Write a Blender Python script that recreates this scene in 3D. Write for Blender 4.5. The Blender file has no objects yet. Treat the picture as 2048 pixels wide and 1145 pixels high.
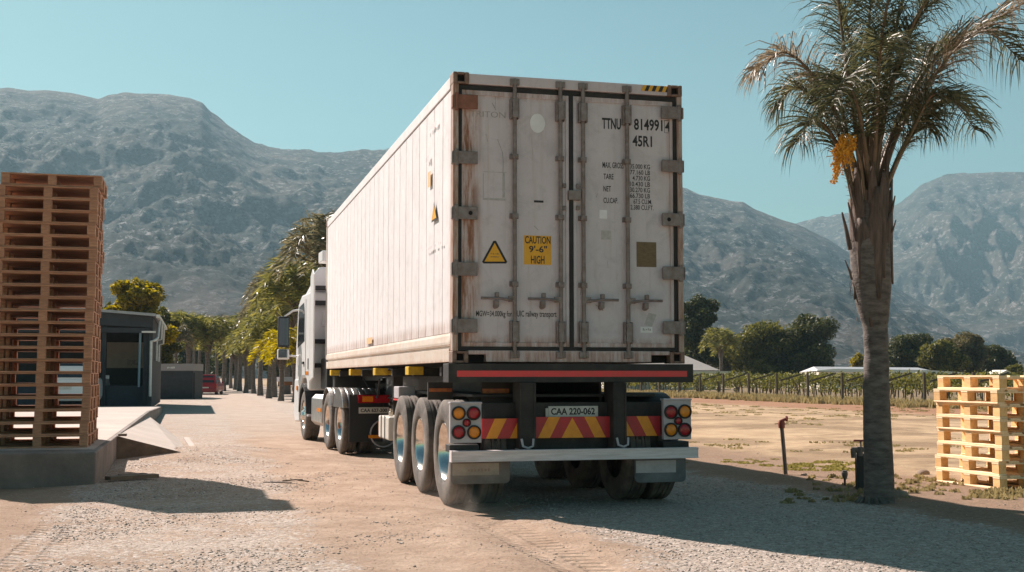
import bpy, math, random
import numpy as np
from mathutils import Vector, Matrix

scene = bpy.context.scene
COL = scene.collection
R = math.radians
PI = math.pi
rng = np.random.default_rng(7)
random.seed(7)

# ------------------------------------------------------------------ camera
CAM_H = 1.3
FPX = 2440.0
PITCH = math.atan(180.5 / FPX)
cam_d = bpy.data.cameras.new('camera')
cam = bpy.data.objects.new('camera', cam_d)
COL.objects.link(cam)
cam.location = (0, 0, CAM_H)
cam.rotation_euler = (PI / 2 + PITCH, 0, 0)
cam_d.lens = 36.0 * FPX / 2048.0
cam_d.sensor_width = 36.0
cam_d.clip_start = 0.1
cam_d.clip_end = 20000
scene.camera = cam

# ------------------------------------------------------------------ sun + sky
SUN_DIR = Vector((-0.814, 0.892, 1.0)).normalized()      # towards the sun
SUN_EL = math.asin(SUN_DIR.z)
SUN_AZ = math.atan2(SUN_DIR.x, SUN_DIR.y)                 # from +Y towards +X
world = bpy.data.worlds.new('World')
scene.world = world
world.use_nodes = True
wt = world.node_tree
wt.nodes.clear()
sky = wt.nodes.new('ShaderNodeTexSky')
sky.sky_type = 'NISHITA'
sky.sun_disc = False
sky.sun_elevation = SUN_EL
sky.sun_rotation = SUN_AZ
sky.altitude = 200
sky.air_density = 1.0
sky.dust_density = 0.6
sky.ozone_density = 1.0
tint = wt.nodes.new('ShaderNodeMix')
tint.data_type = 'RGBA'
tint.blend_type = 'MULTIPLY'
tint.inputs[0].default_value = 1.0
tint.inputs[7].default_value = (0.64, 0.85, 0.63, 1)
hsv = wt.nodes.new('ShaderNodeHueSaturation')
hsv.inputs['Saturation'].default_value = 1.12
bg = wt.nodes.new('ShaderNodeBackground')
bg.inputs['Strength'].default_value = 0.05
wo = wt.nodes.new('ShaderNodeOutputWorld')
wt.links.new(sky.outputs[0], hsv.inputs['Color'])
wt.links.new(hsv.outputs[0], tint.inputs[6])
wt.links.new(tint.outputs[2], bg.inputs['Color'])
wt.links.new(bg.outputs[0], wo.inputs['Surface'])

sun_d = bpy.data.lights.new('sun', 'SUN')
sun_d.energy = 5.0
sun_d.angle = R(0.6)
sun_d.color = (1.0, 0.87, 0.79)
sun = bpy.data.objects.new('sun', sun_d)
COL.objects.link(sun)
sun.rotation_euler = (-SUN_DIR).to_track_quat('-Z', 'Y').to_euler()
sun.location = (-30, 40, 60)

scene.view_settings.view_transform = 'Standard'
scene.view_settings.look = 'None'
scene.view_settings.exposure = 1.26
scene.view_settings.gamma = 1.0
scene.cycles.volume_bounces = 0
scene.cycles.max_bounces = 8
scene.cycles.transparent_max_bounces = 8
scene.cycles.volume_step_rate = 4.0

# ------------------------------------------------------------------ picture -> place
CP, SP = math.cos(PITCH), math.sin(PITCH)
def ray(px, py):
    a = (px - 1024.0) / FPX
    b = (572.5 - py) / FPX
    return Vector((a, CP - SP * b, SP + CP * b))
def at(px, py, Y):
    d = ray(px, py)
    t = Y / d.y
    return Vector((d.x * t, Y, CAM_H + d.z * t))
def gnd(px, py, z=0.0):
    d = ray(px, py)
    t = (z - CAM_H) / d.z
    return Vector((d.x * t, d.y * t, z))
YAW = R(14.5)
CU = Vector((math.cos(YAW), math.sin(YAW), 0))            # to the right across the truck
CV = Vector((-math.sin(YAW), math.cos(YAW), 0))           # forward along the truck
P0 = Vector((-0.584, 11.97, 0))                           # under the container's rear left corner
def uv(u, v, z=0.0):
    return P0 + CU * u + CV * v + Vector((0, 0, z))
def rear(px, py, v=0.0):                                   # ray onto a plane across the truck -> (u, z)
    d = ray(px, py)
    c = Vector((0, 0, CAM_H)) - P0
    t = (v - c.dot(CV)) / d.dot(CV)
    p = c + d * t
    return p.dot(CU), p.z
def side(px, py, u=0.0):                                   # ray onto a plane along the truck -> (v, z)
    d = ray(px, py)
    c = Vector((0, 0, CAM_H)) - P0
    t = (u - c.dot(CU)) / d.dot(CU)
    p = c + d * t
    return p.dot(CV), p.z

# ------------------------------------------------------------------ numpy noise
def _hash(ix, iy, seed):
    n = (ix * 374761393 + iy * 668265263 + seed * 1274126177) & 0xffffffff
    n = ((n ^ (n >> 13)) * 1274126177) & 0xffffffff
    return ((n ^ (n >> 16)) & 0xffff) / 65535.0
def vnoise(x, y, seed=0):
    ix = np.floor(x).astype(np.int64); iy = np.floor(y).astype(np.int64)
    fx = x - ix; fy = y - iy
    fx = fx * fx * (3 - 2 * fx); fy = fy * fy * (3 - 2 * fy)
    a = _hash(ix, iy, seed); b = _hash(ix + 1, iy, seed)
    c = _hash(ix, iy + 1, seed); d = _hash(ix + 1, iy + 1, seed)
    return (a * (1 - fx) + b * fx) * (1 - fy) + (c * (1 - fx) + d * fx) * fy
def fbm(x, y, octv=5, seed=0, gain=0.5, ridged=False):
    s = np.zeros_like(x, dtype=float); a = 1.0; t = 0.0
    for k in range(octv):
        n = vnoise(x * 2 ** k + 17.3 * k, y * 2 ** k - 9.1 * k, seed + k)
        if ridged: n = 1 - np.abs(2 * n - 1)
        s += a * n; t += a; a *= gain
    return s / t

# ------------------------------------------------------------------ materials
def mat(name, col, rough=0.7, metal=0.0, var=0.0, scale=4.0, col2=None, bump=0.0, bscale=60.0, stretch=(1, 1, 1),
        grime=None, grime_amt=0.0, grime_scale=2.0, island=0.0, spec=0.5, lo=0.35, hi=0.65):
    m = bpy.data.materials.new(name)
    m.use_nodes = True
    nt = m.node_tree
    b = nt.nodes['Principled BSDF']
    b.inputs['Roughness'].default_value = rough
    b.inputs['Metallic'].default_value = metal
    b.inputs['Specular IOR Level'].default_value = spec
    b.inputs['Base Color'].default_value = (*col, 1)
    tc = nt.nodes.new('ShaderNodeTexCoord')
    mp = nt.nodes.new('ShaderNodeMapping')
    mp.inputs['Scale'].default_value = stretch
    nt.links.new(tc.outputs['Object'], mp.inputs[0])
    cur = None
    if col2 is not None or var > 0:
        if col2 is None: col2 = tuple(c * (1 - var) for c in col)
        n = nt.nodes.new('ShaderNodeTexNoise')
        n.inputs['Scale'].default_value = scale
        n.inputs['Detail'].default_value = 8
        n.inputs['Roughness'].default_value = 0.65
        nt.links.new(mp.outputs[0], n.inputs['Vector'])
        r = nt.nodes.new('ShaderNodeValToRGB')
        r.color_ramp.elements[0].position = lo; r.color_ramp.elements[0].color = (*col2, 1)
        r.color_ramp.elements[1].position = hi; r.color_ramp.elements[1].color = (*col, 1)
        nt.links.new(n.outputs['Fac'], r.inputs[0])
        cur = r.outputs[0]
        nt.links.new(cur, b.inputs['Base Color'])
    if grime is not None:
        n2 = nt.nodes.new('ShaderNodeTexNoise')
        n2.inputs['Scale'].default_value = grime_scale
        n2.inputs['Detail'].default_value = 10
        n2.inputs['Roughness'].default_value = 0.7
        mp2 = nt.nodes.new('ShaderNodeMapping')
        mp2.inputs['Scale'].default_value = stretch
        mp2.inputs['Location'].default_value = (3.1, 1.7, 5.2)
        nt.links.new(tc.outputs['Object'], mp2.inputs[0])
        nt.links.new(mp2.outputs[0], n2.inputs['Vector'])
        r2 = nt.nodes.new('ShaderNodeValToRGB')
        r2.color_ramp.elements[0].position = 0.5; r2.color_ramp.elements[0].color = (0, 0, 0, 1)
        r2.color_ramp.elements[1].position = 0.75; r2.color_ramp.elements[1].color = (grime_amt,) * 3 + (1,)
        nt.links.new(n2.outputs['Fac'], r2.inputs[0])
        mx = nt.nodes.new('ShaderNodeMix'); mx.data_type = 'RGBA'
        nt.links.new(r2.outputs[0], mx.inputs[0])
        if cur: nt.links.new(cur, mx.inputs[6])
        else: mx.inputs[6].default_value = (*col, 1)
        mx.inputs[7].default_value = (*grime, 1)
        cur = mx.outputs[2]
        nt.links.new(cur, b.inputs['Base Color'])
    if island > 0:
        oi = nt.nodes.new('ShaderNodeObjectInfo')
        g = nt.nodes.new('ShaderNodeNewGeometry')
        mr = nt.nodes.new('ShaderNodeMapRange')
        mr.inputs['To Min'].default_value = 1 - island
        mr.inputs['To Max'].default_value = 1 + island
        nt.links.new(g.outputs['Random Per Island'], mr.inputs['Value'])
        mm = nt.nodes.new('ShaderNodeMix'); mm.data_type = 'RGBA'; mm.blend_type = 'MULTIPLY'
        mm.inputs[0].default_value = 1.0
        if cur: nt.links.new(cur, mm.inputs[6])
        else: mm.inputs[6].default_value = (*col, 1)
        om = nt.nodes.new('ShaderNodeMath'); om.operation = 'MULTIPLY_ADD'; om.inputs[1].default_value = island; om.inputs[2].default_value = 1 - island / 2
        nt.links.new(oi.outputs['Random'], om.inputs[0])
        mo = nt.nodes.new('ShaderNodeMath'); mo.operation = 'MULTIPLY'
        nt.links.new(mr.outputs[0], mo.inputs[0]); nt.links.new(om.outputs[0], mo.inputs[1])
        nt.links.new(mo.outputs[0], mm.inputs[7])
        nt.links.new(mm.outputs[2], b.inputs['Base Color'])
    if bump > 0:
        n3 = nt.nodes.new('ShaderNodeTexNoise')
        n3.inputs['Scale'].default_value = bscale
        n3.inputs['Detail'].default_value = 6
        nt.links.new(mp.outputs[0], n3.inputs['Vector'])
        bp = nt.nodes.new('ShaderNodeBump')
        bp.inputs['Strength'].default_value = bump
        bp.inputs['Distance'].default_value = 0.02
        nt.links.new(n3.outputs['Fac'], bp.inputs['Height'])
        nt.links.new(bp.outputs[0], b.inputs['Normal'])
    return m

def leaf_mat(name, c1, c2, trans=0.35, rough=0.55, spec=0.3):
    m = bpy.data.materials.new(name)
    m.use_nodes = True
    nt = m.node_tree
    b = nt.nodes['Principled BSDF']
    out = nt.nodes['Material Output']
    g = nt.nodes.new('ShaderNodeNewGeometry')
    r = nt.nodes.new('ShaderNodeValToRGB')
    r.color_ramp.elements[0].color = (*c1, 1)
    r.color_ramp.elements[1].color = (*c2, 1)
    nt.links.new(g.outputs['Random Per Island'], r.inputs[0])
    nt.links.new(r.outputs[0], b.inputs['Base Color'])
    b.inputs['Roughness'].default_value = rough
    b.inputs['Specular IOR Level'].default_value = spec
    t = nt.nodes.new('ShaderNodeBsdfTranslucent')
    hs = nt.nodes.new('ShaderNodeHueSaturation')
    hs.inputs['Value'].default_value = 1.5
    hs.inputs['Saturation'].default_value = 1.15
    nt.links.new(r.outputs[0], hs.inputs['Color'])
    nt.links.new(hs.outputs[0], t.inputs['Color'])
    mx = nt.nodes.new('ShaderNodeMixShader')
    mx.inputs[0].default_value = trans
    nt.links.new(b.outputs[0], mx.inputs[1])
    nt.links.new(t.outputs[0], mx.inputs[2])
    nt.links.new(mx.outputs[0], out.inputs['Surface'])
    return m

# ------------------------------------------------------------------ mesh builder
class MB:
    def __init__(s):
        s.v = []; s.f = []; s.mi = []; s.cur = 0
    def add(s, verts, faces, mi=None):
        o = len(s.v)
        s.v.extend([tuple(p) for p in verts])
        s.f.extend([tuple(i + o for i in f) for f in faces])
        s.mi.extend([s.cur if mi is None else mi] * len(faces))
        return s
    def box(s, x0, x1, y0, y1, z0, z1, mi=None):
        v = [(x, y, z) for z in (z0, z1) for y in (y0, y1) for x in (x0, x1)]
        return s.add(v, [(0, 2, 3, 1), (4, 5, 7, 6), (0, 1, 5, 4), (2, 6, 7, 3), (0, 4, 6, 2), (1, 3, 7, 5)], mi)
    def obox(s, c, size, rot=(0, 0, 0), mi=None):
        from mathutils import Euler
        M = Euler(rot).to_matrix(); c = Vector(c)
        h = [q / 2 for q in size]
        v = [c + M @ Vector((x * h[0], y * h[1], z * h[2])) for z in (-1, 1) for y in (-1, 1) for x in (-1, 1)]
        return s.add(v, [(0, 2, 3, 1), (4, 5, 7, 6), (0, 1, 5, 4), (2, 6, 7, 3), (0, 4, 6, 2), (1, 3, 7, 5)], mi)
    def tube(s, pts, rad, n=8, caps=True, mi=None, ell=1.0):
        pts = [Vector(p) for p in pts]
        if not hasattr(rad, '__len__'): rad = [rad] * len(pts)
        rings = []
        up = Vector((0, 0, 1))
        prev = None
        for i, p in enumerate(pts):
            if i == 0: t = pts[1] - p
            elif i == len(pts) - 1: t = p - pts[i - 1]
            else: t = pts[i + 1] - pts[i - 1]
            t.normalize()
            if prev is None:
                a = t.cross(up)
                if a.length < 1e-3: a = t.cross(Vector((0, 1, 0)))
            else:
                a = prev - t * prev.dot(t)
            a.normalize(); prev = a
            b = t.cross(a)
            rings.append([p + (a * math.cos(2 * PI * k / n) + b * math.sin(2 * PI * k / n) * ell) * rad[i] for k in range(n)])
        v = [q for r_ in rings for q in r_]
        f = []
        for i in range(len(pts) - 1):
            for k in range(n):
                k2 = (k + 1) % n
                f.append((i * n + k, i * n + k2, (i + 1) * n + k2, (i + 1) * n + k))
        if caps:
            f.append(tuple(range(n))[::-1])
            f.append(tuple((len(pts) - 1) * n + k for k in range(n)))
        return s.add(v, f, mi)
    def lathe(s, prof, c=(0, 0, 0), axis='X', n=32, mi=None):
        # prof: (along axis, radius)
        v = []; f = []
        for a, r_ in prof:
            for k in range(n):
                t = 2 * PI * k / n
                p = (a, r_ * math.cos(t), r_ * math.sin(t))
                if axis == 'Z': p = (p[1], p[2], p[0])
                if axis == 'Y': p = (p[1], p[0], p[2])
                v.append((p[0] + c[0], p[1] + c[1], p[2] + c[2]))
        for i in range(len(prof) - 1):
            for k in range(n):
                k2 = (k + 1) % n
                f.append((i * n + k, i * n + k2, (i + 1) * n + k2, (i + 1) * n + k))
        return s.add(v, f, mi)
    def prism(s, poly, a, b, axis='X', mi=None, cap_mi=None):
        # poly: 2D points; axis X: (y,z) ; axis Y: (x,z) ; axis Z: (x,y)
        def P(p, t):
            return {'X': (t, p[0], p[1]), 'Y': (p[0], t, p[1]), 'Z': (p[0], p[1], t)}[axis]
        n = len(poly)
        v = [P(p, a) for p in poly] + [P(p, b) for p in poly]
        f = [tuple(range(n)), tuple(range(n, 2 * n))[::-1]] + [(k, k + n, (k + 1) % n + n, (k + 1) % n) for k in range(n)]
        return s.add(v, f, mi)
    def quad(s, a, b, c, d, mi=None):
        return s.add([a, b, c, d], [(0, 1, 2, 3)], mi)
    def mesh(s, name, mats):
        me = bpy.data.meshes.new(name)
        me.from_pydata(s.v, [], s.f)
        if not isinstance(mats, (list, tuple)): mats = [mats]
        for m in mats: me.materials.append(m)
        if len(mats) > 1: me.polygons.foreach_set('material_index', s.mi)
        return me
    def build(s, name, mats, parent=None, smooth=None, bevel=0, recalc=True, seg=2):
        me = s.mesh(name, mats)
        if recalc:
            import bmesh
            bm = bmesh.new(); bm.from_mesh(me)
            bmesh.ops.recalc_face_normals(bm, faces=bm.faces)
            bm.to_mesh(me); bm.free()
        if smooth is not None:
            me.polygons.foreach_set('use_smooth', [True] * len(me.polygons))
            me.set_sharp_from_angle(angle=R(smooth))
        me.update()
        o = bpy.data.objects.new(name, me)
        COL.objects.link(o)
        if parent: o.parent = parent
        if bevel:
            b = o.modifiers.new('bevel', 'BEVEL')
            b.width = bevel; b.segments = seg; b.limit_method = 'ANGLE'; b.angle_limit = R(40)
        return o

def np_mesh(name, V, F, mats, parent=None, smooth=False):
    """V (n,3) float, F (m,k) int, all faces with k corners"""
    me = bpy.data.meshes.new(name)
    n, k = F.shape
    me.vertices.add(len(V)); me.vertices.foreach_set('co', np.asarray(V, dtype=np.float32).ravel())
    me.loops.add(n * k); me.loops.foreach_set('vertex_index', F.astype(np.int32).ravel())
    me.polygons.add(n)
    me.polygons.foreach_set('loop_start', np.arange(0, n * k, k, dtype=np.int32))
    me.polygons.foreach_set('loop_total', np.full(n, k, dtype=np.int32))
    if smooth: me.polygons.foreach_set('use_smooth', np.ones(n, dtype=bool))
    me.update(calc_edges=True)
    if not isinstance(mats, (list, tuple)): mats = [mats]
    for m in mats: me.materials.append(m)
    o = bpy.data.objects.new(name, me)
    COL.objects.link(o)
    if parent: o.parent = parent
    return o

def tag(o, label=None, cat=None, group=None, kind=None):
    if label: o['label'] = label
    if cat: o['category'] = cat
    if group: o['group'] = group
    if kind: o['kind'] = kind
    return o
def empty(name, loc=(0, 0, 0), rz=0.0, label=None, cat=None, group=None, parent=None, size=0.3):
    o = bpy.data.objects.new(name, None)
    o.empty_display_size = size
    COL.objects.link(o)
    o.location = loc; o.rotation_euler = (0, 0, rz)
    if parent: o.parent = parent
    return tag(o, label, cat, group)
def copy_tree(o, parent=None):
    c = o.copy(); COL.objects.link(c); c.parent = parent
    for ch in list(o.children): copy_tree(ch, c)
    return c
def ordinal(k):
    return ['', 'first', 'second', 'third', 'fourth', 'fifth', 'sixth', 'seventh', 'eighth', 'ninth', 'tenth', 'eleventh', 'twelfth',
            'thirteenth', 'fourteenth', 'fifteenth', 'sixteenth', 'seventeenth', 'eighteenth', 'nineteenth', 'twentieth',
            'twenty-first', 'twenty-second', 'twenty-third', 'twenty-fourth', 'twenty-fifth', 'twenty-sixth'][k]

# lettering as real geometry: fits the text into a box (x0,x1,z0,z1) on a plane
_txt_cache = {}
def text_verts(body, bold=0.0):
    key = (body, bold)
    if key not in _txt_cache:
        cu = bpy.data.curves.new('lettering', 'FONT')
        cu.body = body; cu.size = 1.0; cu.offset = bold; cu.resolution_u = 3
        ob = bpy.data.objects.new('lettering', cu)
        COL.objects.link(ob)
        dg = bpy.context.evaluated_depsgraph_get()
        me = bpy.data.meshes.new_from_object(ob.evaluated_get(dg))
        vs = [tuple(v.co) for v in me.vertices]; fs = [tuple(p.vertices) for p in me.polygons]
        bpy.data.objects.remove(ob); bpy.data.curves.remove(cu); bpy.data.meshes.remove(me)
        _txt_cache[key] = (vs, fs)
    return _txt_cache[key]
def put_text(mb, body, fn, x0, x1, z0, z1, bold=0.02, mi=None):
    """fn(x, z) -> 3D point"""
    vs, fs = text_verts(body, bold)
    xs = [v[0] for v in vs]; ys = [v[1] for v in vs]
    ax, bx, ay, by = min(xs), max(xs), min(ys), max(ys)
    out = [fn(x0 + (v[0] - ax) / (bx - ax) * (x1 - x0), z0 + (v[1] - ay) / (by - ay) * (z1 - z0)) for v in vs]
    mb.add(out, fs, mi)

# ------------------------------------------------------------------ shared materials
M = {}
M['black_steel'] = mat('black painted steel', (0.012, 0.012, 0.013), 0.6, 0.0, col2=(0.03, 0.026, 0.024), scale=5, lo=0.3, hi=0.6, bump=0.1, grime=(0.11, 0.09, 0.075), grime_amt=0.45, grime_scale=3)
M['dark_steel'] = mat('dark dusty steel', (0.022, 0.02, 0.019), 0.75, col2=(0.06, 0.05, 0.044), scale=3, lo=0.3, hi=0.6)
M['rubber'] = mat('tyre rubber', (0.05, 0.046, 0.043), 0.85, col2=(0.20, 0.165, 0.14), scale=5, lo=0.35, hi=0.7, bump=0.3, bscale=90)
M['chrome'] = mat('polished rim metal', (0.84, 0.79, 0.75), 0.17, 1.0, col2=(0.62, 0.57, 0.53), scale=9)
M['alu'] = mat('brushed aluminium', (0.80, 0.72, 0.73), 0.5, 0.1, col2=(0.60, 0.52, 0.52), scale=9, stretch=(0.4, 1, 5), bump=0.05)
M['galv'] = mat('dull galvanised steel', (0.52, 0.48, 0.51), 0.5, 0.1, col2=(0.40, 0.37, 0.39), scale=8)
M['gasket'] = mat('black rubber gasket', (0.012, 0.012, 0.013), 0.7, col2=(0.03, 0.027, 0.025), scale=8)
M['white_text'] = mat('white lettering', (0.7, 0.7, 0.68), 0.6)
M['ink'] = mat('black lettering', (0.02, 0.02, 0.022), 0.6)
M['ink_faded'] = mat('faded grey lettering', (0.27, 0.25, 0.25), 0.8, col2=(0.45, 0.42, 0.42), scale=30)
M['red_tape'] = mat('red reflective tape', (0.78, 0.04, 0.05), 0.35, col2=(0.66, 0.05, 0.05), scale=12)
M['refl_red'] = mat('red chevron stripe', (0.55, 0.022, 0.03), 0.4, col2=(0.42, 0.022, 0.028), scale=14)
M['refl_yel'] = mat('yellow chevron stripe', (0.92, 0.34, 0.014), 0.4, col2=(0.80, 0.27, 0.015), scale=14)
M['yellow'] = mat('yellow paint', (0.78, 0.5, 0.02), 0.5, col2=(0.5, 0.3, 0.02), scale=16)
M['sticker_yel'] = mat('orange yellow sticker', (0.83, 0.42, 0.015), 0.45, col2=(0.76, 0.36, 0.015), scale=9)
M['lens_red'] = mat('red lamp lens', (0.42, 0.012, 0.02), 0.2, col2=(0.3, 0.01, 0.015), scale=30)
M['lens_amber'] = mat('amber lamp lens', (0.85, 0.27, 0.01), 0.2, col2=(0.65, 0.2, 0.01), scale=30)
M['glass'] = mat('dark vehicle glass', (0.02, 0.025, 0.03), 0.06, 0.0, spec=0.8)
M['cab_white'] = mat('white cab paint', (0.78, 0.78, 0.79), 0.28, col2=(0.72, 0.71, 0.70), scale=3)
M['plate'] = mat('number plate', (0.62, 0.61, 0.58), 0.4, col2=(0.5, 0.49, 0.46), scale=12)
# ------------------------------------------------------------------ ground
def ground_h(x, y):
    """gentle relief of the yard, world metres"""
    dx = x - P0.x; dy = y - P0.y
    u = dx * CU.x + dy * CU.y
    v = dx * CV.x + dy * CV.y
    near = np.exp(-((x * x + (y - 10) ** 2) / 60.0 ** 2))
    h = (fbm(x * 0.35, y * 0.35, 4, 3) - 0.5) * 0.05 * near
    h += (fbm(x * 2.5, y * 2.5, 3, 9) - 0.5) * 0.022 * near
    # gravel pile against the dock's ramp
    rx = -5.0; ry = 19.6
    h += 0.20 * np.exp(-(((x - rx) / 1.1) ** 2 + ((y - ry) / 1.9) ** 2))
    h += 0.05 * np.exp(-(((x + 4.2) / 1.0) ** 2 + ((y - 14.6) / 0.8) ** 2))
    # soil verge right of the drive
    sm = 1 / (1 + np.exp(-(u - 4.2) * 5))
    h += 0.05 * sm * near
    # keep the tyre tracks level
    h -= 0.035 * np.exp(-((u - 0.15) / 0.22) ** 2) * near * (0.6 + 0.8 * fbm(x * .8, y * .8, 2, 5)) - 0.02 * np.exp(-((u - 0.62) / 0.18) ** 2) * near - 0.015 * np.exp(-((u + 0.35) / 0.2) ** 2) * near
    flat = np.exp(-(((u - 1.25) / 1.6) ** 4)) * ((v > -1) & (v < 17))
    h *= (1 - 0.8 * flat)
    return h
def gz(x, y):
    return float(ground_h(np.array([x], float), np.array([y], float))[0])

def graded(lo, hi, c, d0, n):
    """n points from lo to hi, finest (about d0) around c"""
    s = np.linspace(-1, 1, n)
    def one(L, m):
        if m < 2: return np.array([0.0])
        k = 1e-3
        a, b = 1e-4, 30.0
        for _ in range(60):
            k = 0.5 * (a + b)
            if L * math.sinh(k / m) / math.sinh(k) > d0: a = k
            else: b = k
        t = np.arange(m + 1) / m
        return L * np.sinh(k * t) / math.sinh(k)
    m1 = int(n * 0.42) ; m2 = n - m1
    return np.unique(np.concatenate([c - one(c - lo, m1)[::-1], c + one(hi - c, m2)]))
gx = graded(-3500, 3500, 0.0, 0.05, 420)
gy = graded(-60, 4500, 11.0, 0.05, 460)
X, Y = np.meshgrid(gx, gy)
Zg = ground_h(X, Y)
nx, ny = len(gx), len(gy)
V = np.stack([X.ravel(), Y.ravel(), Zg.ravel()], 1)
ii, jj = np.meshgrid(np.arange(nx - 1), np.arange(ny - 1))
a = (jj * nx + ii).ravel()
F = np.stack([a, a + 1, a + nx + 1, a + nx], 1)

def make_ground_mat():
    m = bpy.data.materials.new('sandy gravel ground')
    m.use_nodes = True
    nt = m.node_tree; N = nt.nodes; L = nt.links
    b = N['Principled BSDF']
    b.inputs['Roughness'].default_value = 0.95
    b.inputs['Specular IOR Level'].default_value = 0.15
    geo = N.new('ShaderNodeNewGeometry')
    # yard coordinates: rotate world so x = u, y = v
    mp = N.new('ShaderNodeMapping'); mp.vector_type = 'TEXTURE'
    mp.inputs['Location'].default_value = tuple(P0)
    mp.inputs['Rotation'].default_value = (0, 0, YAW)
    L.new(geo.outputs['Position'], mp.inputs[0])
    sep = N.new('ShaderNodeSeparateXYZ'); L.new(mp.outputs[0], sep.inputs[0])
    def noise(scale, detail=5, rough=0.6, vec=None, dist=0.0):
        n = N.new('ShaderNodeTexNoise'); n.inputs['Scale'].default_value = scale
        n.inputs['Detail'].default_value = detail; n.inputs['Roughness'].default_value = rough
        n.inputs['Distortion'].default_value = dist
        L.new(vec or mp.outputs[0], n.inputs['Vector'])
        return n.outputs['Fac']
    def math_(op, a_, b_=None, c_=None):
        n = N.new('ShaderNodeMath'); n.operation = op
        for i, q in enumerate((a_, b_, c_)):
            if q is None: continue
            if isinstance(q, (int, float)): n.inputs[i].default_value = q
            else: L.new(q, n.inputs[i])
        return n.outputs[0]
    def band(x, lo, hi, soft):
        """1 between lo and hi"""
        m1 = N.new('ShaderNodeMapRange'); m1.interpolation_type = 'SMOOTHSTEP'
        m1.inputs['From Min'].default_value = lo - soft; m1.inputs['From Max'].default_value = lo + soft
        L.new(x, m1.inputs['Value'])
        m2 = N.new('ShaderNodeMapRange'); m2.interpolation_type = 'SMOOTHSTEP'
        m2.inputs['From Min'].default_value = hi - soft; m2.inputs['From Max'].default_value = hi + soft
        m2.inputs['To Min'].default_value = 1; m2.inputs['To Max'].default_value = 0
        L.new(x, m2.inputs['Value'])
        return math_('MULTIPLY', m1.outputs[0], m2.outputs[0])
    def ramp(fac, stops):
        r = N.new('ShaderNodeValToRGB'); e = r.color_ramp.elements
        e[0].position = stops[0][0]; e[0].color = (*stops[0][1], 1)
        e[1].position = stops[-1][0]; e[1].color = (*stops[-1][1], 1)
        for p, c in stops[1:-1]:
            q = e.new(p); q.color = (*c, 1)
        L.new(fac, r.inputs[0])
        return r.outputs[0]
    def mix(fac, c1, c2):
        x = N.new('ShaderNodeMix'); x.data_type = 'RGBA'
        if isinstance(fac, (int, float)): x.inputs[0].default_value = fac
        else: L.new(fac, x.inputs[0])
        L.new(c1, x.inputs[6]) if not isinstance(c1, tuple) else setattr(x.inputs[6], 'default_value', (*c1, 1))
        L.new(c2, x.inputs[7]) if not isinstance(c2, tuple) else setattr(x.inputs[7], 'default_value', (*c2, 1))
        return x.outputs[2]
    wob = noise(0.5, 4)
    wobs = math_('MULTIPLY_ADD', wob, 1.6, -0.8)
    u = math_('ADD', sep.outputs[0], wobs)
    v = math_('ADD', sep.outputs[1], wobs)
    # gravel: coarse cells
    vor = N.new('ShaderNodeTexVoronoi'); vor.inputs['Scale'].default_value = 28.0
    L.new(mp.outputs[0], vor.inputs['Vector'])
    vor2 = N.new('ShaderNodeTexVoronoi'); vor2.inputs['Scale'].default_value = 62.0
    L.new(mp.outputs[0], vor2.inputs['Vector'])
    sepc = N.new('ShaderNodeSeparateColor'); L.new(vor.outputs['Color'], sepc.inputs[0])
    sepc2 = N.new('ShaderNodeSeparateColor'); L.new(vor2.outputs['Color'], sepc2.inputs[0])
    gmix = math_('ADD', math_('MULTIPLY', sepc.outputs[0], 0.45), math_('MULTIPLY', sepc2.outputs[0], 0.55))
    gravel = ramp(gmix, [(0.05, (0.22, 0.175, 0.145)), (0.35, (0.36, 0.30, 0.255)), (0.65, (0.47, 0.40, 0.35)), (0.97, (0.60, 0.54, 0.49))])
    fine = noise(34, 8, 0.75)
    sand = ramp(fine, [(0.28, (0.29, 0.205, 0.15)), (0.5, (0.45, 0.335, 0.255)), (0.72, (0.57, 0.445, 0.35))])
    big = noise(0.9, 6, 0.65)
    soil = ramp(noise(20, 8, 0.75), [(0.3, (0.13, 0.08, 0.052)), (0.5, (0.24, 0.155, 0.105)), (0.75, (0.36, 0.25, 0.17))])
    redsoil = ramp(noise(6, 8, 0.75), [(0.3, (0.22, 0.105, 0.06)), (0.7, (0.36, 0.19, 0.115))])
    # where the gravel lies
    patch = noise(1.3, 9, 0.72, dist=0.4)
    g0 = math_('MULTIPLY', band(u, -3.75, 4.05, 0.22), 1.0)
    track1 = band(u, -1.3, 0.55, 0.4)
    track2 = band(u, 4.9, 5.3, 0.3)
    near = N.new('ShaderNodeMapRange'); near.inputs['From Min'].default_value = 4; near.inputs['From Max'].default_value = -1
    L.new(sep.outputs[1], near.inputs['Value'])
    dens = math_('SUBTRACT', math_('MULTIPLY_ADD', patch, 2.6, -0.72), math_('MULTIPLY', track1, 1.0))
    right = band(u, 0.9, 4.4, 0.4)
    dens = math_('ADD', dens, math_('MULTIPLY', right, 0.42))
    dens = math_('MINIMUM', math_('MAXIMUM', dens, 0.0), 1.0)
    gm = math_('MULTIPLY', g0, dens)
    thr = math_('GREATER_THAN', math_('ADD', gm, math_('MULTIPLY_ADD', sepc.outputs[1], 0.7, -0.35)), 0.5)
    gmk = math_('MULTIPLY', math_('MAXIMUM', math_('MULTIPLY', gm, 0.45), thr), 0.85)
    # base: sand of the drive and the field, soil on the verge
    field = band(u, 6.4, 400, 0.9)
    verge = band(u, 4.1, 7.0, 0.35)
    base = mix(ramp(big, [(0.35, (0, 0, 0)), (0.65, (1, 1, 1))]), sand, mix(0.55, sand, soil))
    base = mix(math_('MULTIPLY', ramp(noise(2.6, 10, 0.75, dist=0.4), [(0.42, (0, 0, 0)), (0.62, (1, 1, 1))]), 0.5), base, soil)
    base = mix(math_('MULTIPLY', band(u, -40, -3.3, 0.4), 0.45), base, soil)
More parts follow.
